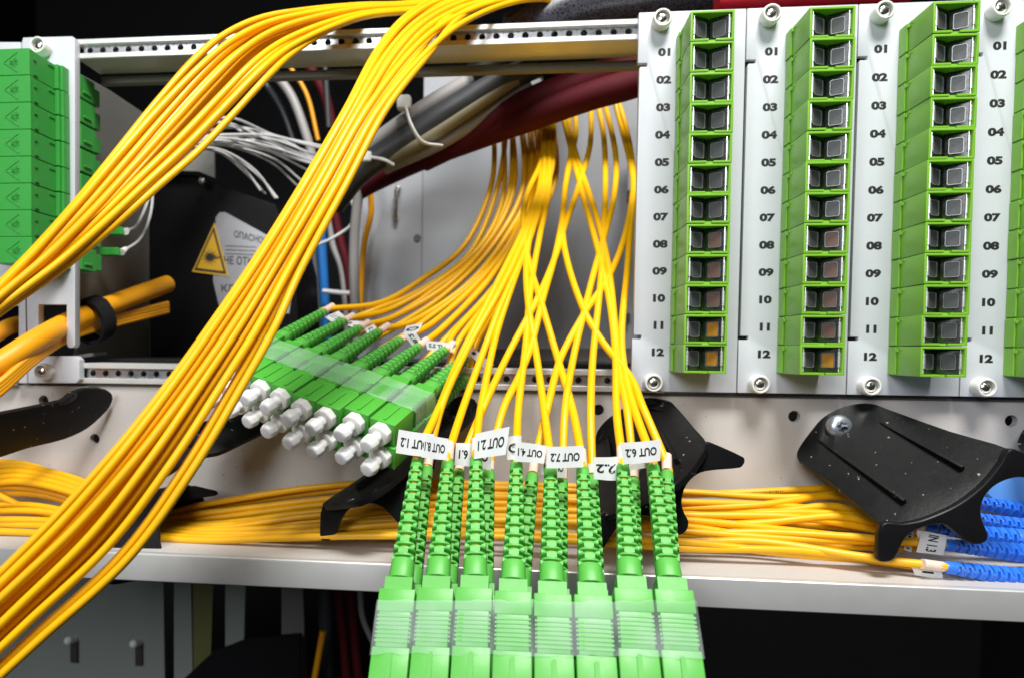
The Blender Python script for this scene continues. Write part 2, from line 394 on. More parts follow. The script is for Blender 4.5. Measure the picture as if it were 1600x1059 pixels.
for i in range(4):
    for k in range(12):
        z = 55.7 - (k+1)*pitch + .06; x = i*PW + 13.3 + random.uniform(-.12, .12) + (.25 if i == 3 else 0)
        if not used: o = proto; used = True
        else:
            o = proto.copy(); col.objects.link(o); dup_children(proto, o)
        o.location = V(x, random.uniform(-.15, .15), z)*S; o.rotation_euler = (random.uniform(-.006, .006), 0, random.uniform(-.008, .008))
        MW[o.name] = Matrix.Translation(V(x, 0, z))
        tag(o, 'lime green adapter beside the printed %02d on the %s panel' % (k+1, ORD[i].rstrip(',') if i < 3 else 'rightmost cut off'), 'adapter', 'lime green adapters on the numbered panels')
        sp = None
        if i == 0 and k >= 10 or (i == 1 and k == 11): sp = WINO
        elif i in (0, 1) and k >= 7: sp = WINR
        if sp:
            ch = [c for c in o.children if c.name.startswith('shutter_door')][1]; ch = [g for g in ch.children if g.name.startswith('window') and not g.name.startswith('window_rim')][0]
            me = ch.data.copy(); me.materials.clear(); me.materials.append(sp); ch.data = me
            ch['label'] = 'amber tinted window' if sp is WINO else 'brownish window'

# ------------------------------------------------------------------ left panels with their adapters
def pix(pts, y): return [P(u, v, y) for u, v in pts]
t = thing('comb_panel', 'white panel with a comb shaped cut-out beside the left green adapters', 'panel', P(80, 598, 0))
mb = MB(); mb.prism(pix([(34, 66), (36, 59), (112, 57), (117, 60), (117, 538), (114, 543), (107, 543), (104, 538), (104, 476), (60, 476), (59, 556), (118, 556), (124, 562), (124, 592), (119, 598), (44, 598)], 0), V(0, 3.2, 0)); mb.bevel(.25, 2, 50)
part('plate', mb, WHT, t); add_screw(t, 58, 70, .4); add_screw(t, 63, 580, 1.0)
t = thing('comb_panel', 'white panel at the left edge of the frame, mostly hidden by adapters and cables', 'panel', P(0, 600, 0))
mb = MB(); mb.prism(pix([(-80, 66), (32, 66), (42, 598), (29, 598), (29, 478), (-20, 478), (-20, 565), (20, 566), (20, 602), (-80, 602)], 0), V(0, 3.2, 0)); mb.bevel(.25, 2, 50); part('plate', mb, WHT, t)

def left_proto():
    """origin: lower right front corner on the panel face"""
    t = thing('fibre_adapter', None, 'adapter', V(0, 0, 0)); H = 9.25; D = 18.6
    m = MB(); m.box((-15, -D+2.4, .12), (-.5, -.1, H-.12)); m.box((-15, -D, .05), (-.25, -D+2.35, H-.05)); m.bevel(.18)
    m.box((-.5, -D+2.36, 1.0), (-.1, -D+4.2, H-6.3)); m.box((-.5, -D+2.36, 6.0), (-.12, -D+3.6, H-1.2)); m.box((-.5, -8.5, 7.6), (-.2, -5.5, H-.5))
    part('housing', m, GRNL, t, True)
    m = MB(); m.box((-.49, -5.2, .2), (1.1, -3.9, H-.2)); m.box((-.49, -3.8, .1), (2.0, -.05, H-.1)); m.bevel(.2); part('flange', m, GRNL, t, True)
    m = MB(); y = -D-.03
    def bar(a, b, w=.22):
        a, b = V(a[0], y, a[1]), V(b[0], y, b[1]); d = (b-a).normalized(); n = V(-d.z, 0, d.x)*w/2
        m.prism([a-n, b-n, b+n, a+n], V(0, -.15, 0))
    ap = (-9.6, 4.5); bar(ap, (-4.6, 7.9)); bar(ap, (-4.6, 1.1))
    for q in range(16):
        an = 2*math.pi*q/16; L_ = 1.75 if q % 2 else 1.3
        bar((-6.0+math.cos(an)*.35, 4.5+math.sin(an)*.35), (-6.0+math.cos(an)*L_, 4.5+math.sin(an)*L_), .13)
    part('embossed_emblem', m, GRNL, t, True)
    m = MB(); m.box((-4, 3.4, .4), (4.0, 13, H-.4)); m.box((-3, 13, 1.5), (2.4, 19, H-1.5)); m.box((4.0, 5, 2.2), (4.5, 10, 3.3)); m.bevel(.3); part('rear_housing', m, GRNL, t, True)
    return t
lp = left_proto(); first = True
a = P(47, 75, -18.6); ORD8 = ['topmost', 'second', 'third', 'fourth', 'fifth', 'sixth', 'seventh', 'lowest']
for k in range(8):
    if first: o = lp; first = False
    else: o = lp.copy(); col.objects.link(o); dup_children(lp, o)
    p = V(a.x + random.uniform(-.15, .15), 0, a.z - 9.25 - k*9.25); o.location = p*S; MW[o.name] = Matrix.Translation(p)
    lab = '%s green adapter with embossed triangle in the stack at the left edge' % ORD8[k]
    if k not in (0, 7): lab = '%s green adapter from the top with embossed triangle at the left edge' % ORD8[k]
    tag(o, lab, 'adapter', 'green adapters at the left edge')

# ------------------------------------------------------------------ inside the bay
def sheet(name, pts, vec, m, label, cat, bev=.3):
    mb = MB(); mb.prism([P(*p) for p in pts], vec); mb.bevel(bev)
    return single(name, mb, m, label, cat)
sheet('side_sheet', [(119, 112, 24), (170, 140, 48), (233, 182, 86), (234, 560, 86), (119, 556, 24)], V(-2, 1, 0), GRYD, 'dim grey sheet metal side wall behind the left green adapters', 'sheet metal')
t = thing('steel_back_plate', 'grey steel back plate with a slotted catch and a seam behind the fanned yellow cables', 'back plate', P(800, 600, 130))
mb = MB(); mb.box(P(662, 118, 130), P(1080, 640, 131.5)); mb.bevel(.3); part('main_sheet', mb, GRY, t)
mb = MB(); mb.box(P(560, 215, 132), P(660.5, 640, 133.5)); mb.bevel(.3); part('side_sheet', mb, GRY, t)
mb = MB(); mb.tube([P(622, 292, 131.5), P(622, 293, 129), P(619, 300, 128.3), P(618, 335, 128.3), P(619, 342, 129), P(619, 343, 131.5)], 1.2, 8); part('catch', mb, STEEL, t)
mb = MB(); mb.lathe([(2.0, 0), (2.0, .6)], P(652, 372, 131.4), (0, 1, 0), 16); part('plug', mb, STEELD, t)  # dark disc in place of a hole, its shade given as colour
sheet('floor_strip', [(765, 545, 112), (990, 543, 112), (990, 567, 100), (765, 569, 100)], V(0, 3, -2), STEELD, 'dark steel strip at the foot of the grey back plate', 'strip')
t = thing('side_post', 'narrow grey post with clips at the right end of the open bay', 'post', P(985, 560, 112))
mb = MB(); mb.box(P(983, 200, 112), P(994, 560, 114)); part('post', mb, GRY, t)
for v in (300, 350, 400, 490): part('clip', MB().box(P(979, v, 111.8), P(984, v+14, 108)), STEELD, t)
# black module with its warning labels
t = thing('splice_box', 'black box carrying a yellow laser triangle and a silver label', 'box', P(350, 560, 95))
mb = MB(); mb.prism(pix([(233, 272), (300, 272), (335, 285), (430, 318), (442, 345), (462, 420), (470, 560), (233, 560)], 95), V(0, 40, 0)); mb.bevel(2, 2); part('housing', mb, BOXB, t)
mb = MB(); mb.prism(pix([(337, 340), (343, 332), (352, 332), (425, 372), (452, 396), (458, 440), (452, 490), (380, 488), (342, 478), (333, 440)], 94.6), V(0, .3, 0)); lb = part('printed_label', mb, LBLS, t)
mb = MB()
def on(u0, v0, u1, v1, hgt, sh=0):
    return lambda p, q: P(u0+(u1-u0)*p + sh*q, v0+(v1-v0)*p - hgt*q, 94.45)
add_text(mb, 'ОПАСНОСТЬ', on(366, 371, 432, 386, 11)); add_text(mb, 'НЕ ОТКРЫВАТЬ', on(350, 413, 446, 417, 13)); add_text(mb, 'КЛАСС', on(346, 456, 400, 459, 12))
for q in range(3): mb.prism([P(352, 384+q*6, 94.45), P(400, 386+q*6, 94.45), P(400, 387+q*6, 94.45), P(352, 385+q*6, 94.45)], V(0, .02, 0))
part('printed_text', mb, INK, lb, smooth=0)
tri = lambda s, y: [P(328+(u-328)*s, 402+(v-402)*s, y) for u, v in ((335, 348), (357, 432), (300, 425))]
mb = MB(); mb.prism(tri(1, 94.3), V(0, .3, 0)); wt = part('warning_triangle', mb, WARN, t)
mb = MB()
vo = [mb.bm.verts.new(p) for p in tri(.88, 94.15)]; vi = [mb.bm.verts.new(p) for p in tri(.74, 94.15)]
for q in range(3): mb.face((vo[q], vo[(q+1) % 3], vi[(q+1) % 3], vi[q]))
c = P(328, 402, 94.15)
for q in range(24):
    an = 2*math.pi*q/24; L_ = 4.6 if q % 2 else 3.1; d = V(math.cos(an), 0, math.sin(an)); n = V(-d.z, 0, d.x)*.16
    mb.face([mb.bm.verts.new(p) for p in (c-n*1.6, c+d*L_-n*.4, c+d*L_+n*.4, c+n*1.6)])
mb.face([mb.bm.verts.new(c+V(math.cos(x)*1.3, -.02, math.sin(x)*1.3)) for x in (2*math.pi*q/20 for q in range(20))])
mb.face([mb.bm.verts.new(c+V(*p)) for p in ((0, -.01, -.3), (5.2, -.01, -.5), (5.2, -.01, .1), (0, -.01, .3))])
part('laser_symbol', mb, INK, wt, smooth=0)
t = thing('bracket', 'small grey bracket plate with a screw above the black box', 'bracket', P(290, 275, 90))
mb = MB(); mb.prism(pix([(246, 222), (300, 222), (334, 232), (335, 278), (310, 268), (250, 266)], 90), V(0, 1.5, 0)); part('plate', mb, GRYD, t)
mb = MB(); mb.lathe([(1.6, 0), (1.6, 2), (.4, 2.6)], P(318, 284, 90), (0, -1, 0), 14); part('screw', mb, STEEL, t)
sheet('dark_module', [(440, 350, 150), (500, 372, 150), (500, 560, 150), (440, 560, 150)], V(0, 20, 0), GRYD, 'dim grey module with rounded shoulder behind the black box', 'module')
sheet('strip', [(84, 558, 8), (164, 549, 30), (164, 554, 30), (86, 565, 8)], V(0, 1.5, 0), GRY, 'thin grey metal strip lying above the lower rail at left', 'strip')

def cable(name, pts, r, m, label, cat, group=None, n=10, seg=8, flat=1, fdir=None):
    mb = MB(); mb.tube(smooth_path([P(*p) for p in pts], seg), r, n, flat, fdir)
    return single(name, mb, m, label, cat, group, smooth=70)
# white pigtail fibres
G = 'thin white fibres in the dark bay'
fib = [[(285, 222, 60), (340, 212, 75), (420, 212, 95), (485, 228, 110), (520, 236, 120)], [(280, 225, 60), (350, 216, 76), (430, 232, 95), (500, 256, 110)],
       [(290, 215, 62), (350, 192, 80), (420, 220, 98), (490, 250, 115)], [(285, 224, 60), (340, 224, 75), (410, 234, 92), (485, 256, 110)], [(300, 230, 62), (350, 236, 78), (400, 268, 90), (430, 310, 96)],
       [(290, 232, 62), (340, 236, 75), (380, 262, 88), (407, 298, 94)], [(285, 220, 61), (345, 200, 80), (400, 205, 96), (460, 228, 112), (500, 260, 120)], [(310, 225, 66), (370, 230, 85), (430, 250, 100), (470, 282, 110)]]
rf = random.Random(12)
for f in list(fib) + fib[:3]:
    a, b = rf.uniform(-16, 16), rf.uniform(-14, 18); fib.append([(u+a*(.3+.3*j), v+b*(.25+.35*j)+rf.uniform(-5, 5), y+rf.uniform(-3, 8)) for j, (u, v, y) in enumerate(f)])
for i, f in enumerate(fib):
    cable('white_fibre', f, .62, FIB, 'thin white fibre arcing rightwards across the dark bay above the black box', 'fibre', G, 6)
for i, f in enumerate([[(237, 272, 70), (232, 310, 64), (215, 350, 50), (196, 362, 30)], [(240, 268, 70), (236, 330, 62), (220, 372, 45), (190, 394, 28)]]):
    t = thing('white_pigtail', ['white pigtail with a clip tag, upper one plugged behind the left adapters', 'white pigtail, lower one plugged behind the left adapters'][i], 'pigtail', P(*f[-1]), 'white pigtails')
    mb = MB(); mb.tube(smooth_path([P(*p) for p in f], 8), .6, 6); part('fibre', mb, FIB, t)
    e = P(*f[-1]); d = (e-P(*f[-2])).normalized(); mb = MB(); mb.tube([e-d*4, e], [1.0, 1.5], 8); part('boot', mb, WPL, t)
    mb = MB(); mb.box(e+V(-9, -2, -1.6), e+V(-.5, 2, 1.6)); mb.bevel(.3); part('plug', mb, GRNL, t)
    mb = MB(); mb.box(e+V(-1, -1.8, 7+i*-16), e+V(2.8, -1.6, 10.5+i*-16)); part('paper_tag', mb, PAPER, t) if i == 0 else mb.bm.free()
# hanging cables in the background
BG = 'cables running down in the dark bay'
for pts, r, m, lab in [
    ([(500, 300, 150), (502, 380, 150), (505, 430, 150), (510, 530, 150)], 3.0, CBLU, 'blue cable hanging in the dark bay left of the steel plate'),
    ([(515, 320, 152), (520, 380, 152), (536, 430, 152), (545, 540, 152)], 2.2, CWHT, 'white cable hanging between the blue and red cables'),
    ([(522, 330, 150), (533, 380, 150), (545, 430, 150), (556, 540, 150)], 2.6, RED, 'red cable hanging beside the blue cable in the dark bay'),
    ([(820, 110, 70), (740, 175, 78), (660, 215, 88), (595, 255, 95), (566, 285, 100), (556, 340, 105), (553, 420, 110), (558, 540, 110)], 2.6, CWHT, 'pale grey cable bending down at the left edge of the steel plate'),
    ([(575, 270, 115), (580, 330, 120), (568, 390, 125), (562, 520, 130)], 1.6, ORG, 'orange cable hanging just left of the steel catch'),
    ([(420, 105, 140), (455, 150, 140), (478, 210, 140), (492, 260, 142)], 2.6, CWHT, 'thick white cable hanging from the top rail behind the two yellow bundles'),
    ([(405, 118, 150), (440, 170, 150), (462, 230, 150)], 1.8, CGRY, 'grey cable hanging beside the thick white cable'),
    ([(450, 100, 150), (480, 150, 150), (497, 220, 150)], 1.3, ORG, 'thin orange cable beside the thick white cable'),
    ([(478, 95, 155), (508, 150, 155), (522, 220, 155)], 3.0, RED, 'dark red cable hanging behind the second yellow bundle'),
    ([(508, 100, 150), (511, 150, 150), (514, 200, 150)], 1.6, CGRY, 'thin grey vertical cable behind the second yellow bundle'),
    ([(545, 300, 120), (553, 330, 118), (548, 352, 116), (520, 372, 114), (490, 385, 114)], .8, FIB, 'thin white looped fibre above the blue cable'),
    ([(505, 455, 140), (540, 458, 138), (566, 457, 138)], 1.3, WPL, 'white cable tie tail across the blue cable')]:
    cable('background_cable', pts, r, m, lab, 'cable', BG)
# tied harness
H = 'thick cables of the tied harness'
harn = [([(850, 75, 62), (770, 110, 62), (690, 152, 62), (610, 205, 64), (540, 258, 66)], 3.6, CWHT, 'thick white cable on the upper side of the tied harness'),
        ([(860, 92, 60), (780, 128, 60), (690, 182, 60), (620, 228, 62), (560, 270, 64), (520, 320, 70)], 5.6, CGRY, 'thick dark grey cable in the middle of the tied harness'),
        ([(850, 102, 60), (800, 126, 59), (720, 180, 59), (660, 218, 60), (600, 250, 62)], 3.3, CCRM, 'thick cream cable on the lower side of the tied harness'),
        ([(830, 135, 64), (760, 178, 64), (690, 222, 66), (600, 262, 70)], 3.2, CWHT, 'lowest white cable of the tied harness beside the dark red cables')]
for p, r_, m, lab in harn: cable('harness_cable', p, r_, m, lab, 'cable', H, 14)
for j, (p, rr) in enumerate([([(905, 75, 57), (840, 101, 57), (738, 118, 58)][:2], 7.2), ([(880, 62, 59), (800, 92, 60), (738, 121, 60)], 5.6)]):
    cable('heat_shrink_sleeve', p, rr, BLK2, ['black sleeve on the end of the cream cable', 'black sleeve on the end of the dark grey cable'][j], 'sleeve', 'black sleeves', 14)
t = thing('cable_tie', 'white cable tie round the thick harness with its square head on top', 'cable tie', P(650, 190, 55))
mb = MB(); mb.tube(smooth_path([P(630, 165, 58), P(634, 170, 52), P(642, 195, 49), P(660, 222, 52), P(690, 228, 60)], 6), 1.1, 8, .6); part('strap', mb, WPL, t)
mb = MB(); mb.box(P(622, 154, 57), P(641, 169, 52)); mb.bevel(1.3, 3); part('head', mb, WPL, t)
t = thing('cable_tie', 'white cable tie head at the lower end of the harness', 'cable tie', P(573, 245, 60))
mb = MB(); mb.box(P(566, 240, 60), P(580, 252, 56)); mb.bevel(1.1, 3); part('head', mb, WPL, t)
mb = MB(); mb.tube(smooth_path([P(580, 246, 57), P(600, 250, 55), P(615, 258, 58)], 5), .7, 6); part('strap', mb, WPL, t)
cable('dark_red_cable', [(1080, 60, 48), (1000, 98, 52), (920, 125, 56), (830, 160, 62), (740, 208, 70), (660, 248, 80)], 6.2, RED, 'upper dark red thick cable crossing the bay under the top rail', 'cable', 'dark red thick cables', 14)
cable('dark_red_cable', [(1080, 85, 44), (1000, 126, 50), (920, 150, 55), (830, 182, 62), (740, 216, 72), (660, 248, 84), (590, 282, 98), (560, 300, 105)], [6.2]*24+[6.2-.06*k for k in range(34)], RED, 'lower dark red thick cable hiding the tops of the fanned yellow cables', 'cable', 'dark red thick cables', 14)
cable('red_cable', [(1120, 2, 25), (1250, -6, 25), (1420, -14, 25)], 5, RED2, 'bright red cable just above the second and third numbered panels', 'cable')
cable('braided_sleeve', [(800, 60, 40), (900, 12, 42), (1000, -5, 42), (1100, -10, 42), (1250, -20, 42)], 9, NET, 'black braided sleeve lying along the top of the numbered panels', 'sleeve', None, 16)

# ------------------------------------------------------------------ below the shelf
for pts, m, lab in [([(-60, 880), (255, 890), (258, 1120), (-60, 1120)], OLV, 'wide grey green steel sheet low at left below the shelf'),
                    ([(272, 890), (298, 890), (302, 1120), (272, 1120)], OLV, 'narrow grey green strip below the shelf, next to the wide sheet'),
                    ([(301, 890), (334, 890), (326, 1120), (303, 1120)], OLV2, 'olive strip below the shelf'),
                    ([(352, 890), (384, 890), (378, 1120), (352, 1120)], OLV, 'grey green strip right of the olive strip below the shelf'),
                    ([(440, 890), (472, 890), (480, 1120), (440, 1120)], GRYD, 'dim grey post left of the loose orange cable below the shelf')]:
    mb = MB(); mb.prism(pix(pts, 95), V(0, 2, 0)); o = single('steel_strip', mb, m, lab, 'steel strip')
mb = MB(); mb.prism(pix([(285, 1062), (330, 1020), (385, 998), (470, 990), (470, 1120), (285, 1120)], 80), V(0, 3, 0)); mb.bevel(.8); single('slanted_plate', mb, BLK2, 'dark slanted plate low below the shelf', 'plate')
for i, (u, v) in enumerate([(116, 995), (217, 1000)]):
    t = thing('standoff', ['left white standoff on the grey green sheet below the shelf', 'right white standoff on the grey green sheet below the shelf'][i], 'standoff', P(u, v, 92), 'white standoffs')
    mb = MB(); mb.lathe([(2.0, 0), (2.0, 6), (1.2, 7)], P(u, v+4, 94.5), (0, -1, .35), 12); part('pin', mb, WPL, t)
    part('base', MB().box(P(u-3, v+5, 94.9), P(u+4, v+40, 93)), STEELD, t)
for pts, r_, m, lab in [([(505, 985, 95), (480, 1120, 90)], 1.7, ORG, 'loose orange cable low below the shelf'), ([(507, 890, 110), (512, 1120, 110)], 4, CGRY, 'blue grey cable hanging below the shelf'),
                       ([(526, 890, 112), (548, 1120, 112)], 2.6, RED, 'left dark red cable hanging below the shelf'), ([(545, 890, 114), (566, 1120, 114)], 2.6, RED, 'right dark red cable hanging below the shelf'),
                       ([(562, 890, 110), (566, 960, 110), (585, 1010, 110), (600, 1080, 110)], 1.6, CWHT, 'white cable bending below the shelf left of the green connectors')]:
    cable('background_cable', [pts[0]]+[tuple((a+b)/2 for a, b in zip(pts[0], pts[1]))]+pts[1:] if len(pts) == 2 else pts, r_, m, lab, 'cable', 'cables below the shelf')

# ------------------------------------------------------------------ black cable guides
def zoomed(pts, ox, oy, s): return [(ox+u/s, oy+v/s) for u, v in pts]
def rounded(pts, n=3):
    q = [V(u, v, 0) for u, v in pts]; N = len(q); out = []
    for i in range(N):
        a, b, c, d = q[i-1], q[i], q[(i+1) % N], q[(i+2) % N]; ln = (c-b).length
        ta = (c-a)*.5; tb = (d-b)*.5
        ta *= min(1, ln/max(ta.length, 1e-6)*.9); tb *= min(1, ln/max(tb.length, 1e-6)*.9)
        for k in range(n):
            t = k/n; p = b*(2*t**3-3*t*t+1)+ta*(t**3-2*t*t+t)+c*(3*t*t-2*t**3)+tb*(t**3-t*t); out.append((p.x, p.y))
    return out
def guide(label, plane3, outline, flange, fy, ribs=(), screw=None):
    outline = rounded(outline); flange = rounded(flange) if flange else None
    pl = plane_of(*(P(*p) for p in plane3)); n = pl[1] if pl[1].y > 0 else -pl[1]
    t = thing('cable_guide', label, 'cable guide', P(plane3[0][0], plane3[0][1], 4), 'black plastic cable guides')
    def PG(u, v):
        p = PL(u, v, pl); return p if p.y < 1.5 else P(u, v, 1.5)
    b2 = bmesh.new(); f = b2.faces.new([b2.verts.new((u, v, 0)) for u, v in outline])
    bmesh.ops.triangulate(b2, faces=[f]); bmesh.ops.subdivide_edges(b2, edges=b2.edges[:], cuts=2, use_grid_fill=True)
    bmesh.ops.triangulate(b2, faces=b2.faces[:])
    mb = MB(); vm = {v: [mb.bm.verts.new(PG(v.co.x, v.co.y)), mb.bm.verts.new(PG(v.co.x, v.co.y)+n*1.8)] for v in b2.verts}
    for f in b2.faces: mb.face([vm[v][0] for v in f.verts]); mb.face([vm[v][1] for v in f.verts][::-1])
    for e in b2.edges:
        if len(e.link_faces) == 1: p, q = e.verts; mb.face((vm[p][0], vm[q][0], vm[q][1], vm[p][1]))
    b2.free(); mb.bevel(.35, 2, 60); part('plate', mb, BLK, t)
    if flange:
        mb = MB(); mb.prism([P(u, v, fy) for u, v in flange], V(0, 2.6, 0)); mb.bevel(.7, 3, 50); part('hooked_edge', mb, BLK2, t)
    for a, b in ribs:
        A, B = PG(*a), PG(*b); d = (B-A).normalized(); sd = d.cross(n)*.75
        mb = MB(); mb.loops([[A-sd*.5, A+sd*.5, A+sd*.5-n*.4, A-sd*.5-n*.4], [B-sd, B+sd, B+sd*.7-n*2.0, B-sd*.7-n*2.0]]); mb.bevel(.3, 2); part('rib', mb, BLK, t)
    if screw:
        c = PG(*screw); ax = (V(.05, -1, .1)).normalized()
        m = MB(); m.lathe([(4.1, -.3), (4.2, .8), (3.95, 1.6), (3.2, 2.4), (2.2, 2.8), (1.1, 3.0), (.05, 3.05)], c, ax, 32)
        cu = MB(); x = ax.orthogonal().normalized(); y = ax.cross(x); ring = []
        for k in range(12):
            a = 2*math.pi*k/12; rr = 2.0 if k % 2 == 0 else 1.35; ring.append(x*math.cos(a)*rr+y*math.sin(a)*rr)
        cu.loops([[c+ax*1.3+q for q in ring], [c+ax*5+q for q in ring]]); cut(m, cu); part('torx_screw', m, ZINC, t)
    return t
fz = zoomed([(965, 625), (948, 775), (962, 792), (1000, 791), (1030, 770), (1060, 705), (1090, 668), (1150, 638), (1215, 622), (1255, 630), (1300, 665), (1340, 700), (1390, 716), (1432, 702), (1442, 670), (1422, 620), (1410, 565), (1425, 505), (1465, 458), (1515, 430), (1580, 415), (1720, 425), (1735, 400), (1725, 375), (1620, 315), (1540, 288), (1500, 352), (1430, 440), (1350, 508), (1270, 556), (1150, 605), (1060, 622)], 1040, 600, 2.857)
guide('black cable guide with a large torx screw, in front of the blue boots', [(1380, 640, -3), (1582, 702, -32), (1255, 715, -6)],
      zoomed([(590, 330), (592, 290), (640, 220), (700, 150), (780, 105), (870, 85), (930, 88), (985, 108), (1270, 210), (1535, 290), (1500, 350), (1430, 440), (1350, 508), (1270, 556), (1150, 604), (1060, 622), (965, 624), (850, 530), (700, 410)], 1040, 600, 2.857), fz, -41,
      [((1278, 687), (1414, 787)), ((1376, 660), (1505, 735))], (1310, 667))
fz = zoomed([(770, 350), (800, 345), (990, 430), (997, 460), (970, 492), (830, 505), (740, 520), (680, 560), (640, 620), (625, 700), (640, 760), (665, 810), (655, 860), (610, 890), (570, 850), (520, 800), (450, 780), (380, 775), (300, 800), (240, 850), (200, 910), (165, 965), (148, 965), (150, 770), (240, 760), (380, 720), (480, 670), (575, 605), (650, 540), (720, 450)], 900, 600, 3.783)
guide('black cable guide with a pointed right hook behind the front row of green boots', [(1040, 625, 0), (1103, 692, -40), (940, 803, -40)],
      zoomed([(115, 320), (130, 270), (180, 210), (250, 160), (330, 110), (420, 80), (520, 90), (570, 110), (700, 260), (768, 350), (720, 450), (650, 540), (575, 605), (480, 670), (380, 720), (240, 760), (150, 770), (110, 540)], 900, 600, 3.783), fz, -41.5,
      [((948, 675), (962, 740)), ((1022, 655), (1060, 724))], None)
fz = zoomed([(90, 705), (73, 905), (90, 925), (140, 920), (170, 885), (200, 800), (240, 745), (300, 715), (370, 705), (430, 720), (490, 770), (530, 815), (590, 880), (660, 870), (680, 700), (720, 600), (760, 450), (700, 400), (600, 490), (500, 575), (400, 645), (300, 690), (200, 705)], 480, 600, 3.783)
guide('black cable guide with a blunt left hook below the green connectors with white caps', [(744, 640, 0), (504, 786, -34), (665, 711, -30)],
      zoomed([(90, 705), (330, 540), (560, 350), (760, 150), (900, 70), (990, 90), (1000, 150), (900, 250), (800, 330), (700, 400), (600, 490), (500, 575), (400, 645), (300, 690), (200, 705)], 480, 600, 3.783), fz, -35, [((640, 700), (560, 765))], None)
guide('black cable guide mostly hidden behind the lower left yellow bundle', [(430, 640, 0), (232, 720, -42), (330, 708, -30)],
      [(430, 640), (330, 655), (270, 672), (240, 700), (222, 740), (262, 738), (300, 712), (340, 706), (380, 688), (430, 662)], [(284, 684), (306, 678), (318, 686), (316, 696), (292, 700), (282, 694)], -44)
guide('black cable guide at the left edge, seen edge on', [(170, 625, 0), (-40, 660, -46), (-40, 735, -40)],
      [(-60, 660), (0, 647), (96, 627), (113, 615), (133, 608), (159, 607), (173, 613), (176, 624), (167, 641), (136, 669), (99, 686), (42, 700), (0, 714), (-60, 730)], [(-60, 656), (0, 645), (96, 626), (113, 614), (112, 622), (97, 632), (0, 654), (-60, 668)], -20)
guide('black cable guide just entering the frame at the right edge', [(1640, 650, 0), (1600, 690, -6), (1660, 720, -20)],
      [(1594, 700), (1590, 690), (1600, 670), (1640, 640), (1690, 650), (1690, 720), (1640, 720)], None, 0)

# ------------------------------------------------------------------ connector prototypes: +y runs along the cord, +z is the keyed top, origin at the foot of the boot
CW, CT = 8.6, 7.3
def connector_mesh(name):
    m = MB(); hw, ht = CW/2, CT/2
    m.box((-hw, -27.5, -ht), (hw, -16.6, ht)); m.box((-hw, -8.6, -ht), (hw, -3.2, ht)); m.box((-hw+.6, -16.65, -ht), (hw-.6, -8.55, ht-.01)); m.bevel(.35, 2)
    m.box((-hw+1.0, -3.3, -ht+.8), (hw-1.0, -.05, ht-.8))
    for k in range(7): m.box((-hw+.7, -9.4-k*.95, ht-.03), (hw-.7, -9.9-k*.95, ht+.16))
    for sx in (-1, 1):
        for k in range(7): m.box((sx*(hw-.62), -9.2-k*.95, -ht+.5), (sx*(hw-.25), -9.7-k*.95, ht-.3))
    m.prism([V(x, y, ht-.02) for x, y in ((-.55, -18.2), (-.55, -26.0), (-.3, -26.4), (.3, -26.4), (.55, -26.0), (.55, -18.2), (.3, -17.8), (-.3, -17.8))], V(0, 0, .38))
    return to_mesh(name, m, smooth=40)
def boot_mesh(name):
    m = MB(); L0, N = 30.0, 9; N_ = 20
    def r(y): return (3.0-1.35*(y/L0)) if y > 3.5 else 3.0
    def ring(y, f=1.0, k=0):
        R = r(y)*f; return [V(R*1.02*math.copysign(abs(math.cos(a))**.8, math.cos(a)), y, R*.95*math.copysign(abs(math.sin(a))**.8, math.sin(a))) for a in (2*math.pi*(q+.5)/N_ for q in range(N_))]
    m.loops([ring(0, .97), ring(.3), ring(4.0), ring(4.2, .97)])
    per = (L0-2.2-4.0)/N
    for k in range(N):
        y = 4.0+k*per; R = r(y+per/2)
        # level with side bridges (slot shows the cord in front), then ring, then level with a front bridge, then ring
        a, b, c, d = y, y+per*.24, y+per*.46, y+per*.78
        for s in (-1, 1):
            m.box((s*R*.58, a-.1, -R*.62), (s*R*.97, b+.1, R*.62))
            m.box((-R*.44, c-.1, s*R*.5), (R*.44, d+.1, s*R*.95))
        m.loops([ring(b, .96), ring(b+.1), ring(c-.1), ring(c, .96)])
        m.loops([ring(d, .96), ring(d+.08), ring(y+per-.08), ring(y+per, .96)])
    m.loops([ring(L0-2.3), ring(L0-.3), ring(L0, .9)])
    return to_mesh(name, m, smooth=40)
def core_mesh():
    m = MB(); m.lathe([(1.75, -1), (1.2, 12), (1.05, 29)], V(0, .5, 0), (0, 1, 0), 12); return to_mesh('cord_core', m, smooth=50)
def cap_mesh():
    m = MB(); m.lathe([(1.75, -27.3), (1.75, -31.9), (1.9, -32.2), (2.5, -32.8), (2.6, -33.4), (2.5, -35.4), (2.2, -36.1), (1.7, -36.4)], V(0, 0, 0), (0, 1, 0), 9); m.bevel(.25, 2, 30)
    return to_mesh('dust_cap', m, smooth=45)
def capcollar_mesh():
    m = MB(); m.lathe([(3.2, -27.0), (3.55, -27.3), (3.55, -29.8), (3.1, -30.2)], V(0, 0, 0), (0, 1, 0), 8, ph=.39); m.bevel(.25, 2); return to_mesh('cap_collar', m, smooth=30)
CONN, BOOT, CORE, CAPM, CAPC = connector_mesh('connector_body'), boot_mesh('boot'), core_mesh(), cap_mesh(), capcollar_mesh()
CONNB, BOOTB = CONN.copy(), BOOT.copy(); CONN.materials.append(GRN); BOOT.materials.append(GRN2); CORE.materials.append(YEL); CAPM.materials.append(CAP); CAPC.materials.append(WPL); CONNB.materials.append(BLUEB); BOOTB.materials.append(BLUE)

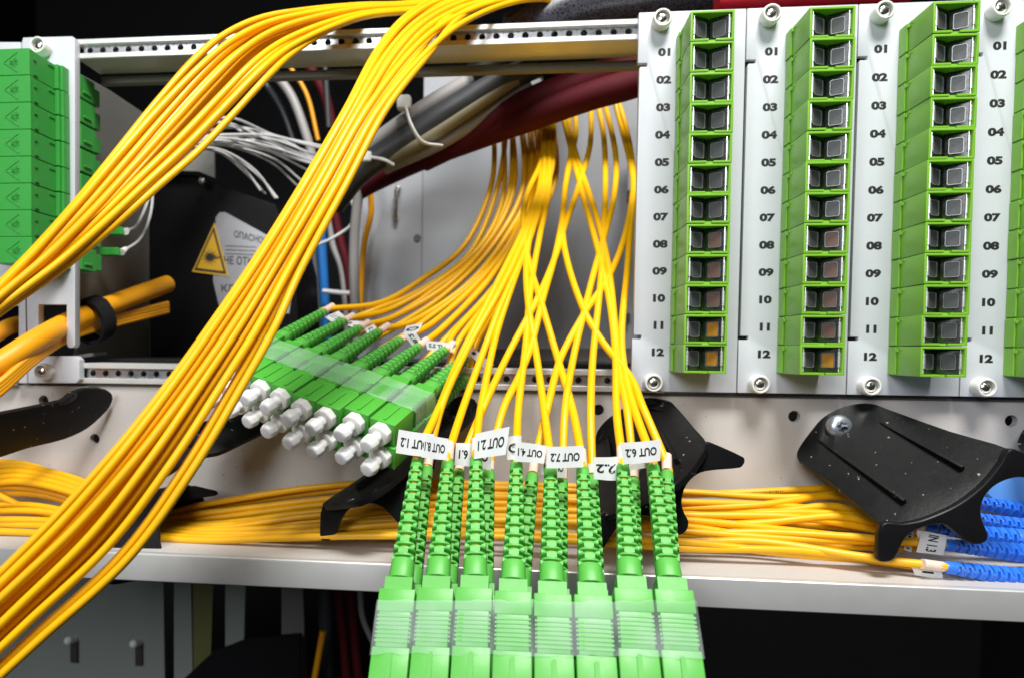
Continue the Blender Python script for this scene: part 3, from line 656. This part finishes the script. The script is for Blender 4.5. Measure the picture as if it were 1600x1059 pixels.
def frame(o, ydir, zhint):
    y = ydir.normalized(); z = (zhint - y*zhint.dot(y)).normalized(); x = y.cross(z)
    return Matrix.Translation(o) @ Matrix((x, y, z)).transposed().to_4x4()
def flag(root, corners, y, text, tm=(.1, .9), bold=.03, wave=.9, ph=0, sl=None):
    """paper flag: corners TL TR BR BL in reading order (pixels), at depth y"""
    q = [P(u, v, y) for u, v in corners]; n = (q[1]-q[0]).cross(q[3]-q[0]).normalized(); n = n if n.y < 0 else -n
    def f(a, b): return (q[3].lerp(q[2], a)).lerp(q[0].lerp(q[1], a), b) + n*(wave*math.sin(a*3.4+ph)) 
    mb = MB(); N = 10; g = [[[mb.bm.verts.new(f(i/N, j/2)+n*h) for j in range(3)] for i in range(N+1)] for h in (0, -.12)]
    for i in range(N):
        for j in range(2):
            mb.face((g[0][i][j], g[0][i+1][j], g[0][i+1][j+1], g[0][i][j+1])); mb.face((g[1][i][j], g[1][i][j+1], g[1][i+1][j+1], g[1][i+1][j]))
        for j in (0, 2): mb.face((g[0][i][j], g[0][i+1][j], g[1][i+1][j], g[1][i][j]))
    for i in (0, N):
        for j in range(2): mb.face((g[0][i][j], g[0][i][j+1], g[1][i][j+1], g[1][i][j]))
    fl = part('label_flag', mb, PAPER, root, smooth=60)
    if text:
        mb = MB(); add_text(mb, text, lambda a, b: f(tm[0]+(tm[1]-tm[0])*a, .3+.4*b)+n*.06, bold); part('printed_text', mb, INK, fl, smooth=0)
    return fl
def cord(name, label, group, M, bootdir, bootlen, path, blue=False, cap=False, r=1.24, sleeve=True, path_end=None):
    """patch cord: connector, boot, fibre cable (world points), optional dust cap; returns root and the world boot tip"""
    t = thing(name, label, 'patch cord', None, group, M)
    link('connector_body', CONNB if blue else CONN, None, t)
    b = link('boot', BOOTB if blue else BOOT, None, t)
    ld = (M.to_3x3().inverted() @ bootdir).normalized(); q = V(0, 1, 0).rotation_difference(ld)
    b.rotation_mode = 'QUATERNION'; b.rotation_quaternion = q; b.scale = (1, bootlen/30, 1)
    link('cord_core', CORE, None, b)
    if cap:
        c = link('dust_cap', CAPM, None, t); link('cap_collar', CAPC, None, c)
    tip = M.translation + bootdir.normalized()*bootlen
    d = bootdir.normalized()
    pts = [tip-d*2, tip+d*3] + path
    mb = MB(); mb.tube(smooth_path(pts, 9), r, 10); part('fibre_cable', mb, YEL if not blue else YEL2, t, smooth=70)
    if sleeve:
        mb = MB(); mb.tube([tip+d*.6, tip+d*6.5], r+.22, 12); part('label_wrap', mb, SLEEVE, t, smooth=60)
    return t, tip

# ------------------------------------------------------------------ front bundle of 16 connectors
tips = [(653, 717), (700, 721), (744, 716), (807, 723), (860, 731), (910, 732), (973, 728), (1020, 728)]
bases = [(626, 906), (686, 906), (742, 906), (805, 910), (869, 914), (925, 918), (986, 906), (1046, 906)]
B0 = P(*bases[0], -82); B7 = P(*bases[7], -82)
adir = (P(860, 725, -56) - P(860, 908, -82)).normalized()
adir = V(0, .62, .785).normalized()
xdir = V(1, 0, .01); up = xdir.cross(adir).normalized(); up = up if up.y < 0 else -up      # keyed top faces the viewer
step = (B7-B0)/7
# where each cord comes from: (u, v, y) stations between the boot and the dark red cables
def fan(z):
    """stations were read off an enlarged view; depth follows the height"""
    out = []
    for u, v in z:
        u, v = 640+u/2.119, 140+v/2.119
        T = [(160, 92), (190, 88), (290, 56), (380, 30), (480, 4), (560, -12), (640, -32), (700, -50)]
        for (v0, y0), (v1, y1) in zip(T, T[1:]):
            if v <= v1 or v1 == 700: y = y0+(y1-y0)*(v-v0)/(v1-v0); break
        out.append((u, v, y))
    return out
top_f = [fan(z) for z in (
    [(95, 1059), (170, 880), (280, 660), (370, 480), (430, 330), (468, 200), (480, 70)],
    [(175, 1059), (240, 880), (300, 720), (380, 540), (425, 410), (462, 250), (470, 70)],
    [(235, 1059), (285, 820), (350, 620), (402, 480), (440, 370), (474, 240), (478, 70)],
    [(360, 1059), (384, 850), (396, 700), (410, 600), (432, 480), (462, 320), (462, 80)],
    [(445, 1059), (420, 880), (394, 720), (386, 590), (400, 480), (440, 330), (452, 80)],
    [(540, 1059), (490, 890), (440, 720), (392, 560), (376, 430), (392, 340), (438, 230), (458, 80)],
    [(685, 1059), (680, 850), (652, 650), (602, 450), (560, 300), (530, 180), (498, 50)],
    [(745, 1059), (712, 930), (702, 800), (720, 600), (735, 420), (742, 300), (722, 150), (685, 20)])]
top_r = [fan(z) for z in (
    [(108, 1040), (190, 860), (290, 680), (350, 560), (405, 420), (440, 260), (446, 70)],
    [(250, 1040), (330, 870), (425, 690), (480, 560), (512, 460), (560, 320), (598, 180), (600, 40)],
    [(310, 1059), (362, 950), (402, 850), (440, 700), (482, 550), (505, 430), (516, 320), (534, 200), (522, 60)],
    [(460, 1040), (500, 890), (580, 740), (660, 620), (708, 500), (734, 380), (738, 280), (700, 120), (675, 20)],
    [(515, 1059), (540, 900), (572, 760), (612, 600), (652, 460), (680, 330), (680, 200), (640, 20)],
    [(600, 1059), (606, 900), (626, 700), (640, 540), (648, 300), (642, 150), (618, 30)],
    [(720, 1059), (690, 900), (662, 610), (622, 430), (572, 280), (544, 190), (508, 50)],
    [(772, 1050), (730, 950), (642, 840), (572, 720), (520, 560), (507, 440), (522, 280), (550, 150), (545, 50)])]
ORDF = ['leftmost', 'second', 'third', 'fourth', 'fifth', 'sixth', 'seventh', 'rightmost']
flags_f = {0: ([(285, 140), (152, 122), (140, 210), (278, 226)], -58.5, 'OUT 1.2'), 1: ([(340, 155), (243, 140), (235, 228), (335, 235)], -60, 'OUT 8.1'),
           2: ([(570, 110), (440, 140), (435, 235), (555, 215)], -59.5, 'OUT 2.1'), 3: ([(615, 145), (560, 150), (560, 235), (610, 240)], -58, 'O'),
           4: ([(710, 185), (592, 165), (588, 240), (700, 252)], -59.4, 'OUT 4.1'), 5: ([(850, 185), (712, 185), (708, 265), (848, 266)], -60.6, 'OUT 7.2'),
           6: ([(1140, 160), (985, 172), (1000, 252), (1138, 240)], -60, 'OUT 6.2')}
flags_r = {1: ([(505, 180), (368, 172), (362, 255), (500, 275)], -52, 'OUT 6.1'), 5: ([(978, 222), (888, 228), (888, 310), (974, 312)], -55, '2.2'), 4: ([(785, 230), (690, 225), (690, 290), (780, 305)], -50, 'OUT 7.1'), 6: ([(1095, 245), (1022, 255), (1022, 280), (1090, 262)], -52, None)}
def flagpx(c):   # corners were given as image TR, TL, BL, BR of an upside-down flag; turn into reading order
    q = zoomed(c, 560, 620, 2.4125); tr, tl, bl, br = q; return [br, bl, tl, tr]
for k in range(8):
    o = B0 + step*k + V(0, 0, random.uniform(-.25, .25)); o = o - adir*((bases[k][1]-906)*.14)
    M = frame(o, adir, up); tip = P(*tips[k], -56); bd = tip-o
    fl = flags_f.get(k); lt = ' tagged '+fl[2] if fl and len(fl[2]) > 3 else ' with a curled tag' if fl else ' untagged'
    t, tp = cord('patch_cord', '%s green patch cord in the taped bundle\'s front row,%s' % (ORDF[k], lt), 'green patch cords of the front bundle', M, bd, bd.length, [P(*p) for p in top_f[k]])
    if fl: flag(t, flagpx(fl[0]), fl[1], fl[2], ph=k)
    # rear row
    o2 = o - up*7.5 + V(1.2, 0, 0) + adir*1.0; M2 = frame(o2, adir, up)
    rt = [(668, 728), (717, 738), (764, 738), (832, 742), (878, 752), (925, 745), (990, 750), (1042, 738)][k]
    tip2 = P(*rt, -47); bd2 = tip2-o2; fl = flags_r.get(k)
    lt = ' tagged '+fl[2] if fl and fl[2] else ''
    t, tp = cord('patch_cord', '%s green patch cord in the front bundle\'s rear row%s' % (ORDF[k], ','+lt if lt else ''), 'green patch cords of the front bundle', M2, bd2, min(bd2.length, 38), [P(*p) for p in top_r[k]])
    if fl: flag(t, flagpx(fl[0]), fl[1], fl[2], ph=k+2)
def tape(label, corner, ex, ey, ez, w_, l_, h_, jag=.35):
    """clear film wrapped round a row: corner + ex*w, ey*l, ez*h"""
    mb = MB(); n = 40; e = .4
    prof = []
    for i in range(n+1): prof.append(ex*(w_*i/n) + ez*(.12*math.sin(i*2.1)))
    prof += [ex*(w_+e)-ez*1.0, ex*(w_+e)-ez*(h_-1), ex*w_-ez*h_] + [ex*(w_*(1-i/8))-ez*h_ for i in range(1, 9)] + [-ex*e-ez*(h_-1), -ex*e-ez*1.0]
    rg = []
    for j in range(7):
        rg.append([corner + p + ey*(l_*j/6 + (random.uniform(-jag, jag) if j in (0, 6) else 0)) for p in prof])
    mb.loops(rg, False, False)
    return single('clear_tape', mb, TAPE, label, 'tape', None, None, 60)
ex = step.normalized(); tape('clear tape wrapped round the front bundle of green connectors', B0 - ex*(CW/2+.1) - adir*18.3 + up*(CT/2+.42), ex, adir, up, step.length*7+CW+.2, 12.0, 2*7.5+1.4)

# ------------------------------------------------------------------ left bundle of 16 capped connectors
C8, C1 = P(570, 698, -55), P(319, 597, -31); T8 = P(728, 560, 0)
la = (T8-C8).normalized(); lb_ = (C1-C8)/7
lz = la.cross(lb_).normalized(); lz = lz if lz.z > 0 else -lz
left_paths = [[(590, 470, 42), (660, 440, 55), (730, 380, 70), (770, 290, 82), (773, 190, 95)], [(612, 480, 40), (680, 440, 52), (755, 380, 66), (790, 300, 80), (786, 190, 95)],
              [(620, 495, 34), (700, 445, 50), (770, 370, 66), (805, 290, 80), (800, 180, 95)], [(650, 500, 30), (730, 440, 48), (790, 370, 64), (825, 290, 80), (812, 180, 95)],
              [(680, 505, 26), (750, 440, 46), (805, 370, 62), (838, 290, 78), (822, 180, 95)], [(700, 510, 22), (765, 440, 44), (815, 365, 62), (848, 285, 78), (832, 175, 95)],
              [(715, 515, 18), (775, 440, 42), (820, 365, 60), (852, 285, 77), (840, 175, 95)], [(745, 520, 14), (790, 440, 40), (828, 360, 60), (856, 280, 77), (848, 175, 95)]]
flags_l = {0: ([(650, 190), (588, 143), (520, 172), (575, 210)], 'OUT 1.1'), 1: ([(725, 195), (650, 190), (618, 205), (690, 240)], '1.1'), 2: ([(800, 265), (760, 205), (715, 228), (745, 285)], 'T 6.2'),
           4: ([(1000, 200), (920, 215), (900, 258), (975, 245)], 'O'), 5: ([(1000, 300), (960, 240), (905, 255), (945, 310)], '8.2'), 6: ([(1150, 300), (1010, 285), (1020, 330), (1140, 342)], 'OUT 2.2'), 7: ([(1345, 405), (1245, 322), (1215, 345), (1300, 425)], '1')}
for k in range(8):
    kk = 7-k                                              # k = 0 is the leftmost
    o = C8 + lb_*kk + la*37 + lz*random.uniform(-.25, .25) + la*random.uniform(-.3, .3) - la*[0, .6, 1.4, 2.4, 3.4, 3.2, .6, 0][k]*.9
    M = frame(o, la, lz); tip = o+la*30
    def route(pp, dz, dy): return [P(u+random.uniform(-4, 4), v+dz+random.uniform(-4, 4), y+dy) for u, v, y in pp]
    bd = la*1.0 + V(random.uniform(-.03, .03), 0, random.uniform(-.03, .03))
    fl = flags_l.get(k)
    t, tp = cord('patch_cord', '%s capped green patch cord in the upper row of the left taped bundle' % ORDF[k], 'capped green patch cords of the left bundle', M, bd, 29, route(left_paths[k], 0, 0), cap=True)
    if fl:
        c, d_ = fl[0], None; q = zoomed(c, 340, 440, 3.1146)
        flag(t, q, tp.y+1.0, fl[1], ph=k, wave=.3)
    o2 = o - lz*7.5 + la*random.uniform(-1.2, -.4) - lb_*.06; M2 = frame(o2, la, lz)
    t, tp = cord('patch_cord', '%s capped green patch cord in the lower row of the left taped bundle' % ORDF[k], 'capped green patch cords of the left bundle', M2, bd, 29, [P(u+18*min(1, max(0, (330-v)/100))+random.uniform(-6, 6), v+(14 if v > 300 else 0), y-2) for u, v, y in left_paths[k]], cap=True)
lbn = lb_ - la*lb_.dot(la); lx = lbn.normalized()
# the row is staggered, so the film follows the row direction
rowd = lb_.normalized()
tape('clear tape wrapped round the left bundle of capped connectors', C8 - rowd*(CW/2+1.3) + la*(37-18) + lz*(CT/2+.4), rowd, la, lz, lb_.length*7+CW+2.6, 12.5, 2*7.5+1.4)

# ------------------------------------------------------------------ the two big yellow bundles
def print_marks(parent, path, r, i0, i1, side):
    """row of tiny ink ticks along a cable"""
    mb = MB(); rng = random.Random(3); L_ = 0
    for a, b in zip(path[i0:i1], path[i0+1:i1+1]):
        d = b-a; n = max(1, int(d.length/.62)); t = d.normalized()
        for k in range(n):
            p = a.lerp(b, k/n); vw = (CAM-p).normalized(); nn = (vw-t*vw.dot(t)).normalized(); sd = t.cross(nn)
            nn = (nn+sd*side).normalized(); sd = t.cross(nn); c = p+nn*(r+.03); h = rng.choice((.28, .4, .4, .16)); wd = rng.choice((.1, .1, .16))
            if rng.random() < .12: continue
            mb.face([mb.bm.verts.new(c+t*x*wd+sd*y*h) for x, y in ((-1, -1), (1, -1), (1, 1), (-1, 1))])
    part('printed_marks', mb, INK, parent, smooth=0)
def bundle(name, up_edge, lo_edge, ys, tA, tM, tB, count, labels, group, layers, r=1.0, amp=.055):
    n = len(up_edge); rng = random.Random(len(name)+count)
    for i in range(count):
        ph = rng.uniform(0, 6.3); fr = rng.uniform(.5, 1.1); lay = layers[i % len(layers)]
        pts = []
        for j in range(n):
            s = j/(n-1); e = (lambda q: q*q*(3-2*q)); t = (tA[i]+(tM[i]-tA[i])*e(s*2) if s < .5 else tM[i]+(tB[i]-tM[i])*e(s*2-1)) + amp*math.sin(ph+fr*s*6.3)*math.sin(math.pi*s)
            t = min(1, max(0, t))
            u = up_edge[j][0]*(1-t)+lo_edge[j][0]*t; v = up_edge[j][1]*(1-t)+lo_edge[j][1]*t
            pts.append(P(u, v, ys[j]+lay*(.25+.75*min(1, s*3))*2.25))
        mb = MB(); path = smooth_path(pts, 9); mb.tube(path, r, 12)
        o = single(name, mb, YEL if i % 3 else YEL2, labels(i), 'fibre cable', group, smooth=70)
        if (count, i) in ((20, 4), (20, 9)): print_marks(o, path, r, 55 if i == 4 else 70, 62 if i == 4 else 74, .25)
upB = [(880, -75), (850, -40), (790, -14), (700, -6), (640, 22), (590, 78), (540, 172), (470, 292), (400, 402), (330, 502), (262, 595), (180, 698), (90, 800), (0, 893), (-90, 980)]
loB = [(930, -30), (905, 10), (850, 0), (800, 8), (735, 38), (682, 82), (604, 170), (540, 290), (472, 418), (430, 510), (380, 600), (300, 735), (200, 872), (60, 1000), (-60, 1110)]
# keep the listed edge a cable radius inside
ysB = [140, 55, 30, 8, -14, -32, -52, -66, -76, -84, -90, -96, -100, -104, -108]
tA = [.05, .15, .3, .4, .22, .55, .5, .62, .72, .78, .85, .9, .66, .95, .12, .35]
tM = [0, .07, .13, .21, .17, .28, .34, .30, .41, .49, .45, .55, .61, .76, .89, 1]
tB = [0, .10, .06, .17, .22, .30, .25, .39, .34, .46, .51, .57, .60, .74, .90, 1]
layB = [0, -1.2, .8, -.6, 1.6, 0, -1.4, 1, -.3, 1.8, -1, .6, 0, -.8, .4, -.2]
def labB(i):
    return {0: 'yellow fibre cable along the upper left edge of the wide slanting bundle', 15: 'yellow fibre cable along the lower right edge of the wide slanting bundle'}.get(i, 'yellow fibre cable inside the wide bundle slanting to the lower left corner')
tA += [.45, .2, .8, .6]; tM += [.24, .38, .52, .70]; tB += [.13, .36, .43, .69]; layB += [2.4, 2.6, 2.2, 1.2]
bundle('yellow_fibre_cable', upB, loB, ysB, tA, tM, tB, 20, labB, 'yellow cables of the wide slanting bundle', layB)
upA = [(800, -60), (720, -14), (640, 4), (560, 8), (480, 16), (410, 28), (350, 55), (300, 95), (240, 160), (180, 235), (120, 312), (60, 382), (0, 445), (-70, 515)]
loA = [(740, 14), (690, 18), (630, 24), (560, 42), (500, 58), (450, 88), (400, 135), (340, 205), (270, 288), (200, 345), (120, 412), (0, 492), (-60, 560)]
loA = [(830, -20), (740, 10), (660, 18), (580, 26), (520, 48), (460, 82), (420, 118), (365, 178), (310, 236), (250, 290), (180, 352), (100, 418), (0, 488), (-60, 535)]
ysA = [140, 60, 30, 6, -14, -28, -40, -50, -60, -70, -78, -84, -90, -96]
tA2 = [.1, .2, .3, .05, .45, .5, .35, .6, .7, .75, .55, .85, .95, .65]
tM2 = [0, .10, .05, .22, .28, .42, .36, .50, .62, .58, .74, .80, .90, 1]
tB2 = [0, .08, .14, .24, .30, .38, .44, .52, .6, .66, .74, .82, .92, 1]
layA = [0, -1, .9, -.4, 1.4, .2, -1.3, .8, -.5, 1.5, 0, -1, .6, -.2]
def labA(i):
    return {0: 'topmost yellow fibre cable of the bundle arching over the top rail to the left edge', 13: 'lowest yellow fibre cable of the bundle arching over the top rail to the left edge'}.get(i, 'yellow cable inside the bundle arching over the top rail to the left edge')
tA2 += [.4, .65, .25]; tM2 += [.18, .46, .68]; tB2 += [.20, .48, .70]; layA += [2.4, 2.2, 2.4]
bundle('yellow_fibre_cable', upA, loA, ysA, tA2, tM2, tB2, 17, labA, 'yellow cables of the arching left bundle', layA)

# ------------------------------------------------------------------ yellow bundle through the comb panel, shade put into its orange colour
cable('orange_trunk_cable', [(-60, 600, -34), (0, 568, -26), (60, 530, -12), (120, 498, 14), (190, 470, 44), (262, 444, 76)], 4.1, ORG, 'fat orange trunk cable passing through the comb panel into the black box', 'trunk cable', None, 16)
for i, (a, b) in enumerate([(0, 0), (6, 4), (12, 9), (18, 13)]):
    cable('orange_fibre_cable', [(-60, 640+a, -40), (0, 596+a, -30), (60, 546+a*.8, -14), (120, 514+a*.55, 12), (190, 492+b, 44), (262, 474+b, 74)], 1.15, ORG, ['highest thin orange cable under the fat orange trunk cable', 'second thin orange cable under the fat orange trunk cable', 'third thin orange cable under the fat orange trunk cable', 'lowest thin orange cable under the fat orange trunk cable'][i], 'fibre cable', 'thin orange cables')
cable('orange_trunk_cable', [(-60, 560, -18), (0, 518, -4), (28, 506, 10), (60, 500, 26)], 3.0, ORG, 'short length of fat orange cable at the left edge beside the comb panel', 'trunk cable', None, 16)
# velcro ring
def strap(label, cs, rad, wid, thick=1.2, m=FELT):
    c, ax, x = cs; ax = ax.normalized(); x = (x-ax*x.dot(ax)).normalized(); y = ax.cross(x); mb = MB(); N = 28
    prof = [(0, -wid/2), (thick, -wid/2), (thick, wid/2), (0, wid/2)]
    vv = [[mb.bm.verts.new(c+(x*math.cos(a)*(rad[0]+p)+y*math.sin(a)*(rad[1]+p))+ax*(h+random.uniform(-.35, .35))) for p, h in prof] for a in (2*math.pi*k/N for k in range(N))]
    for k in range(N):
        for q in range(4): mb.face((vv[k][q], vv[k][(q+1) % 4], vv[(k+1) % N][(q+1) % 4], vv[(k+1) % N][q]))
    return single('velcro_strap', mb, m, label, 'velcro strap', 'black velcro straps', None, 50)
c = P(146, 500, 24); ax = P(190, 475, 44)-P(100, 512, 5); strap('black velcro strap round the orange cables', (c, ax, V(0, 0, 1)), (8.2, 6.2), 9)

# ------------------------------------------------------------------ yellow cables lying on the shelf
US = [-60, 60, 200, 330, 480, 620, 770, 920, 1070, 1250, 1430]
low = [[735, 742, 815, 790, 770, 758, 762, 766, 772, 764, 753], [720, 730, 810, 785, 762, 752, 756, 760, 768, 776, 750],
       [748, 752, 828, 800, 782, 770, 772, 778, 792, 800, 806], [760, 764, 832, 808, 790, 778, 776, 782, 784, 792, 822],
       [778, 772, 838, 818, 800, 790, 786, 790, 798, 818, 828], [790, 790, 842, 826, 806, 800, 796, 798, 804, 808, 838],
       [802, 798, 846, 832, 815, 806, 806, 808, 812, 830, 850], [812, 812, 850, 838, 822, 812, 812, 816, 822, 848, 856],
       [822, 820, 854, 842, 830, 818, 818, 822, 830, 842, 846], [830, 828, 858, 846, 834, 824, 824, 830, 838, 856, 874],
       [840, 838, 862, 850, 840, 830, 830, 838, 846, 866, 878], [826, 832, 866, 852, 838, 836, 838, 846, 856, 860, 884],
       [848, 845, 868, 856, 842, 838, 844, 852, 862, 872, 892], [742, 800, 848, 820, 812, 816, 804, 804, 808, 800, 812]]
ybase = [-2, -4, -8, -10, -12, -16, -18, -22, -24, -27, -30, -33, -36, -14]
sh_end = {}
for i, vv in enumerate(low):
    pts = [(u, v, ybase[i]+2.0*math.sin(i*1.7+j*.9)) for j, (u, v) in enumerate(zip(US, vv))]
    W3 = [P(*p) for p in pts]
    for p in W3: p.z = max(p.z, FZ+1.15)
    sh_end[i] = W3[-1]
    mb = MB(); mb.tube(smooth_path(W3, 7), 1.2, 10)
    lab = {0: 'yellow cable lying on the shelf, highest one at the right under the large guide', 12: 'yellow cable lying lowest and foremost on the shelf'}.get(i, 'yellow cable lying among the others along the shelf')
    if i not in (9, 12):
        o = single('yellow_fibre_cable', mb, YEL2, lab, 'fibre cable', 'yellow cables lying along the shelf', smooth=70)
        if i in (0, 2): print_marks(o, smooth_path(W3, 7), 1.2, 59 + i, 62 + i, .2)
# loops at the far left
for i in range(4):
    cable('yellow_fibre_cable', [(-40, 735+i*9, -6-i*2), (30, 728+i*8, -8-i*2), (120, 748+i*8, -10-i*2), (170, 775+i*10, -12-i*2), (215, 830+i*9, -16-i*3)], 1.2, YEL2, 'yellow cable looping on the shelf left of the black velcro strap', 'fibre cable', 'yellow loops at the left end of the shelf')
mb = MB(); c = P(238, 832, -20); strap('black velcro strap round the yellow cables on the shelf', (c, P(330, 810, -19)-P(160, 842, -21), V(0, 0, 1)), (13, 19), 24, 1.6)
mb = MB(); mb.prism(pix([(245, 775), (262, 762), (300, 760), (334, 768), (337, 774), (300, 780), (262, 792), (236, 800)], -12), V(0, 3, 0)); mb.bevel(.6, 2); single('velcro_tail', mb, FELT, 'loose black velcro tail standing up behind the yellow cables on the shelf', 'velcro tail')

# ------------------------------------------------------------------ blue patch cords at the right
blue = [((1476, 885, -38), (1640, 908, -34), (1340, 868, -34), 'lowest blue patch cord on the shelf with a plain tag'),
        ((1474, 850, -29), (1640, 868, -26), (1330, 838, -25), 'blue patch cord with the sideways tag, second from the shelf'),
        ((1444, 822, -19), (1600, 842, -18), (1300, 806, -18), 'blue patch cord just behind the large guide hook'),
        ((1500, 806, -12), (1600, 822, -10), (1290, 790, -12), 'blue patch cord second from the top behind the large guide'),
        ((1490, 778, -5), (1590, 795, -4), (1280, 775, -6), 'topmost blue patch cord behind the large guide')]
for i, (tp, bs, pa, lab) in enumerate(blue):
    T, B = P(*tp), P(*bs); bd = T-B; o = T - bd.normalized()*31; M = frame(o, bd.normalized(), V(0, -.6, 1))
    t, tip = cord('patch_cord', lab, 'blue patch cords', M, bd, 31, [P(pa[0]+60, (tp[1]+pa[1])/2, (tp[2]+pa[2])/2), P(*pa), P(1180, 845-i*14, -26+i*4), P(1040, 850-i*14, -26+i*4)], blue=True)
    if i == 1: flag(t, [(1480, 836), (1474, 867), (1432, 862), (1440, 828)], -31.5, 'IN 1.3', wave=.1)
    if i == 0: flag(t, [(1470, 886), (1474, 905), (1430, 898), (1424, 884)], -36.4, '1', (.4, .6), wave=.1)
    if i == 2: flag(t, [(1428, 830), (1424, 862), (1412, 858), (1416, 828)], -24, 'IN 1', wave=.1)
mb = MB(); mb.prism(pix([(1540, 770), (1552, 752), (1580, 744), (1720, 744), (1720, 792), (1560, 788)], -2), V(0, 4, 0)); mb.bevel(.5); single('connector_block', mb, BLUEB, 'light blue connector block above the blue boots at the right edge', 'connector')
